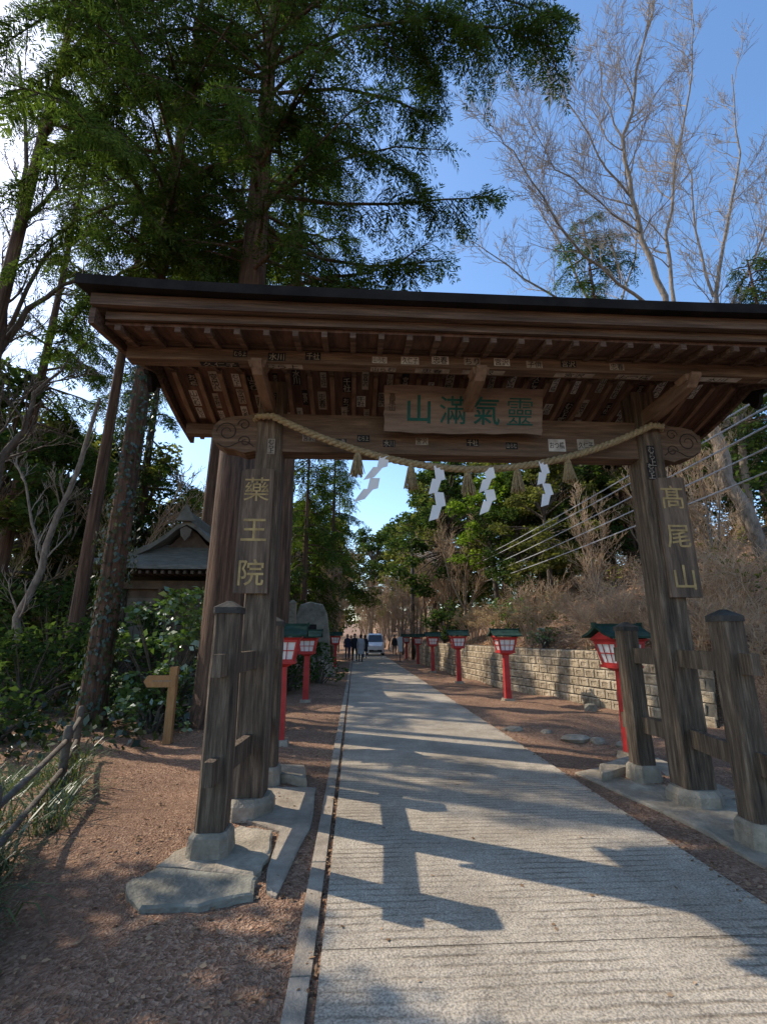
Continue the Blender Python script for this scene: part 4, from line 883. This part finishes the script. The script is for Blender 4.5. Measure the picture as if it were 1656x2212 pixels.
p_ = P(745,1300,36); conifer('fir_tree', 'distant dark fir left of the rope centre under the lintel', (p_.x-1,36,0), 18, .22, 4, 4.2, 56, 44, (0,0), .9, step=.4, k=.9)
conifer('fir_tree', 'tall far fir closing the gap above the end of the path', (-2.2,58,0), 22, .26, 7, 5.0, 50, 45, (0,0), 1.3, step=.55, k=.8)
# ---------- forest ----------
bx = P(1075,1300,24).x
broadleaf('bright_tree', 'bright yellow green tree seen under the rope, right of centre', (bx,24,hz(bx,24)), P(1075,1040,24).z-hz(bx,24), .16, 2.3, 44, 51, 420, .2, 'bright', cl=(.1,.2))
FT = [(980,30,1.0),(880,40,1.25),(1180,27,1.1),(1290,21,.85),(1330,32,1.3),(720,31,.9),(600,36,1.15),(1100,36,1.3),(1230,40,1.4),(940,46,1.35),(830,66,1.4),(700,48,1.2),(770,64,1.3),(1450,30,1.25),(1560,26,1.1),(1640,34,1.3),(1720,24,1.0),(460,34,1.0),(330,36,1.1),(180,34,1.1),(40,28,1.0),(560,46,1.2),(890,74,1.5),(1000,62,1.4),(1130,23,.65),(1200,20,.6),(1250,24,.8),(1340,23,.85),(1410,20,.7),(1500,21,.75),(800,80,1.7),(850,84,1.7),(20,20,1.1),(110,23,1.2),(160,29,1.35),(265,25,1.1),(-70,18,1.2),(400,30,1.0)]
pro = []
for k in range(3): pro.append(broadleaf('forest_tree', '', (0,0,0), 11, .22, 3.3, 72, 60+k, 310, .25, 'evg' if k == 0 else 'olive', group='evergreen trees of the forest behind the gate', cz=.18, cl=(.1,.21)))
used = [0,0,0]
for i_, (px, y, s_) in enumerate(FT):
    x = px_x(px, y); k = i_ % 3; lb = 'evergreen tree in the wood behind the gate'
    if -2.5 < x < 7 and y < 72 and px < 960: x = -4.4 if px < 820 else 7.6
    if not used[k]: o = pro[k]; used[k] = 1; o.location = (x,y,hz(x,y)); o.scale = (s_,)*3; o['label'] = lb
    else: o = dup(pro[k], (x,y,hz(x,y)), R.uniform(0,6), lb, s_)
def bare_proto(seed, h, tm, wm, grp):
    r = random.Random(seed)
    return bare('bare_forest_tree', '', (0,0,0), [([(0,0,-.3),(0,0,h*.25),(r.uniform(-.4,.4),r.uniform(-.4,.4),h*.55),(r.uniform(-1,1),r.uniform(-1,1),h)], .12,.02,16), ([(0,0,h*.15),(1.1,.3,h*.45),(1.6,.4,h*.85)], .07,.015,12), ([(0,0,h*.1),(-1,-.4,h*.45),(-1.7,-.3,h*.8)], .07,.015,12)], [10,7,5], seed, tm, wm, grp, L=h*.42, rmin=.012)
bp_ = [bare_proto(71,8,'pale','dry','leafless trees around the far end of the path'), bare_proto(72,9,'pale','dry','leafless trees around the far end of the path')]
used = [0,0]
for i_, (px, y, s_) in enumerate(((740,34,.9),(700,40,1),(870,50,.9),(920,38,.9),(960,33,.8),(790,66,1),(840,58,.9),(650,30,.8),(1010,27,.8),(1180,23,.7),(560,28,1),(730,52,1),(910,56,1),(300,20,.9),(70,19,1.),(170,24,1.1),(1420,19,.7),(1540,22,.8),(1650,19,.9),(760,44,.8),(720,28,.7),(940,42,.9),(820,74,1),(860,66,1),(1250,28,.9),(1350,25,.9),(1480,14,.55),(1580,13,.5),(1300,16,.5),(765,38,.75),(750,48,.9),(880,30,.7),(900,34,.8),(870,44,.9),(800,60,1),(830,70,1.1),(780,72,1.1))):
    x = px_x(px, y); k = i_ % 2; lb = 'pale leafless tree among the woods beyond the gate'
    if -1 < x < 3.6 and y < 60: x = -2.4-R.random() if px < 815 else 5.6+R.random()
    if not used[k]: o = bp_[k]; used[k] = 1; o.location = (x,y,hz(x,y)); o.scale = (s_,)*3; o['label'] = lb
    else: dup(bp_[k], (x,y,hz(x,y)), R.uniform(0,6), lb, s_)
# far woods that read as one mass
def wood(name, label, n, f, per, size, leaf, r0, r1):
    cs = []; rs = []
    for _ in range(n): 
        x, y, hh = f(); cs.append((x, y, hz(x,y)+hh)); rs.append(R.uniform(r0, r1))
    tag(npmesh(name, clump_leaves(cs, rs, per, size, .8), M[leaf], None, (0,0,0)), label, 'woods', None, 'stuff')
def fw1():
    x = R.uniform(-60, 60); y = 86+R.random()*22+abs(x)*.1; return x, y, R.random()**.8*(14+3*math.sin(x*.31)+2.5*math.sin(x*.83))
wood('distant_wood', 'distant mixed wood closing the view beyond the path end', 640, fw1, 26, .55, 'olive', .9, 2.2)
def fw2():
    y = R.uniform(16, 70); return float(xw(y))+R.uniform(7.5, 24), y, R.random()*6
wood('hillside_wood', 'tangled evergreen wood covering the upper right hillside', 440, fw2, 60, .28, 'evg', .6, 1.5)
def fw3():
    y = R.uniform(11, 60); return float(xw(y))+1.2+R.random()*16, y, R.random()**1.5*1.3
wood('hillside_brush', 'brown dry brush spread over the right hillside', 290, fw3, 130, .13, 'brush', .3, .75)
def fw4():
    y = R.uniform(10, 40); return float(xw(y))+1.0+R.random()*12, y, R.random()**1.5*1.1
wood('hillside_greenery', 'patches of low green undergrowth among the brush on the right hillside', 190, fw4, 230, .13, 'olive', .25, .65)
def fw5():
    y = R.uniform(26, 60); return -6.5-R.random()*30, y, .3+R.random()**1.1*6.5
wood('left_wood', 'dim understory wood filling the space behind the temple hall', 300, fw5, 60, .3, 'evg', .5, 1.4)
# tree outside the frame on the left whose shade falls on the foreground
broadleaf('shade_tree', 'leafy tree left of the path outside the photo, shading the foreground', (-7.7,4.8,hz(-7.7,4.8)), 10.8, .2, 2.4, 70, 81, 380, .2, 'evg', cz=.58)
# ---------- shrubs ----------
def shrub(name, label, px, py, y, w, h, nc, seed, per, size, leaf, group=None, z=None):
    p = P(px, py, y); zz = hz(p.x, y) if z is None else z; r = random.Random(seed)
    t = thing(name, label, 'shrub', (p.x,y,zz), group); mb = MB(); cs = []; rs = []
    for i in range(nc):
        a = r.uniform(0,2*PI); q = math.sqrt(r.random()); c_ = Vector((p.x+w*q*math.cos(a), y+w*.8*q*math.sin(a), zz+h*(.12+.88*r.random()*(1-.35*q)))); cs.append(tuple(c_)); rs.append(r.uniform(.16,.3)*w*.9)
        mb.tube([(p.x+r.uniform(-.1,.1), y+r.uniform(-.1,.1), zz-.1), (Vector((p.x,y,zz))+c_)/2+Vector((0,0,.1)), c_], [.025,.018,.006], 5, caps=False)
    mb.build('stems', M['bark'], t); npmesh('leaves', clump_leaves(cs, rs, per, size, .9), M[leaf], t); return t
shrub('glossy_shrub', 'tall glossy light green shrub in front of the temple hall', 352, 1500, 10.2, 1.0, 3.0, 54, 1, 900, .15, 'shrub')
shrub('low_shrub', 'low leafy shrub at the foot of the glossy tall shrub', 330, 1520, 9.2, .7, .75, 18, 2, 900, .12, 'shrub')
shrub('dark_bush', 'dark bush below the standing stone beside the left lantern', 690, 1450, 17.5, 1.0, 1.5, 26, 3, 600, .14, 'evg')
shrub('dark_bush', 'dark bush left of the red lantern behind the left gate posts', 625, 1470, 15, .9, 1.3, 24, 4, 600, .14, 'evg')
shrub('dark_bush', 'dense dark bush at the far left beneath the slim trunks', 60, 1450, 11.5, 1.5, 2.3, 36, 5, 420, .17, 'evg')
shrub('dark_bush', 'dark bush between the two left trunks', 215, 1480, 13, 1.2, 2.2, 32, 6, 420, .16, 'evg')
shrub('dark_bush', 'dark bush lit from behind at the left frame edge above the fence', 0, 1500, 8.6, .9, 1.2, 24, 7, 500, .15, 'evg')
shrub('dark_bush', 'broad dark bush hiding the lower wall of the temple hall', 275, 1440, 13.6, 1.3, 2.9, 40, 11, 420, .17, 'evg')
shrub('dark_bush', 'tall dark bush filling the gap left of the temple hall', 120, 1430, 15.5, 1.8, 4.2, 46, 12, 320, .19, 'evg')
shrub('hill_shrub', 'rounded green shrub on the hillside above the wall', 1110, 1330, 18, .9, 1.7, 26, 8, 600, .16, 'shrub')
shrub('hill_shrub', 'small green shrub on the wall top left of the dry grass', 1180, 1390, 14.5, .5, .8, 18, 9, 700, .12, 'shrub')
shrub('hill_shrub', 'dark shrub on the hillside under the cables', 960, 1330, 26, 1.3, 2.4, 30, 10, 420, .2, 'evg')
for k, (px, y, w) in enumerate(((1000,21,.9),(1060,18,1.0),(1150,15.5,.9))):
    p = P(px,1370,y); p.x = max(p.x, float(xw(y))+.75); zz = hz(p.x,y); r = random.Random(k+90); t = thing('dried_flower_shrub', ['dry shrub of tan flower heads on the wall top, farthest of three','dry shrub of tan flower heads on the wall top, middle of three','dry shrub of tan flower heads on the wall top, nearest of three'][k], 'shrub', (p.x,y,zz)); mb = MB(); cs = []; rs = []
    for i in range(40):
        a = r.uniform(0,2*PI); q = math.sqrt(r.random())*w; e = Vector((p.x+q*math.cos(a), y+q*math.sin(a), zz+r.uniform(.7,1.45)*(1.1-.3*q))); mb.tube([(p.x+q*.3*math.cos(a), y+q*.3*math.sin(a), zz-.1), (p.x+q*.6*math.cos(a), y+q*.6*math.sin(a), zz+.5), e], [.012,.01,.007], 4, caps=False); cs.append(tuple(e)); rs.append(r.uniform(.09,.16))
    mb.build('stems', M['dry'], t); npmesh('flower_heads', clump_leaves(cs, rs, 5200, .05, .8), M['head'], t)
def dry_proto(seed):
    t = thing('dry_shrub', '', 'shrub', (0,0,0), 'dry brown shrubs on the right hillside'); tw = Twigs(seed); r = tw.r
    for i in range(26): a = r.uniform(0,2*PI); tw.grow((.25*math.cos(a),.25*math.sin(a),-.05), (.6*math.cos(a),.6*math.sin(a),1), r.uniform(.8,1.5), .014, 2, [6,4], .05, .9, .2, .005)
    tw.build('twigs', M['dry'], t); return t
dp = [dry_proto(101), dry_proto(102)]; used = [0,0]; i_ = 0
for px, y in ((1230,12.5),(1300,12),(1340,14),(1390,11.5),(1250,16),(1180,18),(1450,11),(1520,11),(1590,10.5),(1650,10),(1480,13.5),(1560,13),(1640,12.5),(1420,15.5),(1500,17),(1600,16),(1330,18),(1230,21),(1660,8.3),(1600,8.8),(1120,22),(1290,24),(1400,20),(1040,25),(1540,9.3),(1470,9.6)):
    x = max(px_x(px, y), float(xw(y))+.6); k = i_ % 2; i_ += 1; s_ = R.uniform(.7,1.15); lb = 'tangled leafless brown shrub on the right hillside'
    if not used[k]: o = dp[k]; used[k] = 1; o.location = (x,y,hz(x,y)); o.scale = (s_,)*3; o['label'] = lb
    else: dup(dp[k], (x,y,hz(x,y)), R.uniform(0,6), lb, s_)
# ---------- ground cover ----------
def scatter(n, f):
    pts = []
    while len(pts) < n:
        x, y = f()
        if -.33 < x < -.28: continue
        pts.append((x, y))
    p = np.array(pts); return np.column_stack([p, hgt(p[:,0], p[:,1])])
def fx():
    u = R.random(); y = 1.2+26*R.random()**2.2
    if u < .5: return -.34-R.random()**1.3*(3.6+y*.15), y
    if u < .9: return 2.58+R.random()*(3.2+y*.02), y
    return R.uniform(-.3,2.5), y
p = scatter(15000, fx); p[:,2] += .01; onr = (p[:,0] > -.16) & (p[:,0] < 2.52); keep = ~onr | (NR.random(len(p)) < .1); p = p[keep]; p[:,2] += np.where((p[:,0] > -.33) & (p[:,0] < 2.52), .018, 0); n = len(p)
gl = NR.uniform(-.2, -.15, 700); p2 = np.stack([gl, NR.uniform(1, 20, 700), NR.uniform(.0,.02,700)], 1)
ge = 2.52+np.abs(NR.normal(size=900))*.09-.05; p3 = np.stack([ge, NR.uniform(2, 30, 900), NR.uniform(.024,.03,900)], 1); p = np.concatenate([p, p2, p3]); n = len(p)
tag(npmesh('fallen_leaves', inst(LF, p, NR.normal(size=(n,3))*[1,1,.15], NR.normal(size=(n,3))*.35+[0,0,1], NR.uniform(.018,.045,n)), M['leaf'], None, (0,0,0)), 'reddish brown fallen leaves scattered on both verges', 'leaves', None, 'stuff')
def fo(): 
    y = 8+R.random()*14; return float(xw(y))+.5+R.random()**1.4*7, y
p = scatter(9000, fo); p[:,2] += .02; n = len(p)
tag(npmesh('hillside_leaves', inst(LF, p, NR.normal(size=(n,3))*[1,1,.3], NR.normal(size=(n,3))*.5+[0,0,1], NR.uniform(.06,.14,n)), M['orange'], None, (0,0,0)), 'orange tan fallen leaves covering the right hillside', 'leaves', None, 'stuff')
r = random.Random(5)
blade = np.array([(0,-.012,0),(.4,-.016,.32),(.4,.016,.32),(0,.012,0), (.4,-.016,.32),(.8,-.013,.36),(.8,.013,.36),(.4,.016,.32), (.8,-.013,.36),(1.15,-.002,.2),(1.15,.002,.2),(.8,.013,.36)])
tl = []
for _ in range(110):
    t = r.random(); y = .9+t*6.2; xf = np.interp(y, [1.2,3.55,5.78,7.3], [-1.75,-2.15,-3.0,-3.7]); tl.append((xf-r.random()**1.2*1.5+.12, y))
P_, X_, Z_, S_ = [], [], [], []
for x, y in tl:
    for k in range(34):
        a = r.uniform(0,2*PI); P_.append((x+r.gauss(0,.06), y+r.gauss(0,.06), hz(x,y))); X_.append((math.cos(a), math.sin(a), r.uniform(.0,.7))); Z_.append((0,0,1)); S_.append(r.uniform(.22,.48))
tag(npmesh('strap_leaf_grass', inst(blade, P_, X_, Z_, S_), M['grass'], None, (0,0,0)), 'long strap leaved ground cover around the fence', 'grass', None, 'stuff')
def fu():
    y = 7.5+R.random()*16; return -2.2-R.random()*9-(.8 if y < 9 else 0), y
p = scatter(9000, fu); p[:,2] += NR.uniform(0,.3,len(p)); n = len(p)
tag(npmesh('undergrowth', inst(LF, p, NR.normal(size=(n,3)), NR.normal(size=(n,3))*.6+[0,0,1], NR.uniform(.08,.2,n)), M['ivy'], None, (0,0,0)), 'dark leafy undergrowth beneath the left trees', 'undergrowth', None, 'stuff')
# ---------- camera, light, sky ----------
cam = bpy.data.cameras.new('camera'); co = bpy.data.objects.new('camera', cam); C.objects.link(co); S.camera = co
cam.sensor_fit = 'HORIZONTAL'; cam.sensor_width = 36; cam.lens = 36*F/1656; cam.clip_start = .05; cam.clip_end = 2000
co.location = (0,0,H); co.rotation_euler = (PI/2+TH, 0, -A)
EL = rad(41.5); AZ = rad(-61.9)
sd = Vector((math.sin(AZ)*math.cos(EL), math.cos(AZ)*math.cos(EL), math.sin(EL)))
sl = bpy.data.lights.new('sun', 'SUN'); sl.energy = 5; sl.angle = rad(.5); sl.color = (1,.91,.78); so = bpy.data.objects.new('sun', sl); C.objects.link(so)
so.rotation_euler = (-sd).to_track_quat('-Z', 'Y').to_euler(); so.location = sd*50
w = bpy.data.worlds.new('World'); S.world = w; w.use_nodes = True; nt = w.node_tree; nt.nodes.clear()
sk = nt.nodes.new('ShaderNodeTexSky'); sk.sky_type = 'NISHITA'; sk.sun_disc = False; sk.sun_elevation = EL; sk.sun_rotation = AZ % (2*PI); sk.altitude = 0; sk.air_density = 1.0; sk.dust_density = .8; sk.ozone_density = 1.5
hs_ = nt.nodes.new('ShaderNodeHueSaturation'); hs_.inputs['Saturation'].default_value = 1.15; hs_.inputs['Value'].default_value = 2.0
bg = nt.nodes.new('ShaderNodeBackground'); bg.inputs[1].default_value = .15; ou = nt.nodes.new('ShaderNodeOutputWorld')
nt.links.new(sk.outputs[0], hs_.inputs['Color']); nt.links.new(hs_.outputs[0], bg.inputs[0]); nt.links.new(bg.outputs[0], ou.inputs[0])
S.view_settings.view_transform = 'Standard'; S.view_settings.look = 'None'; S.view_settings.exposure = 0
for o in list(bpy.data.objects):
    if '_o' in o: del o['_o']
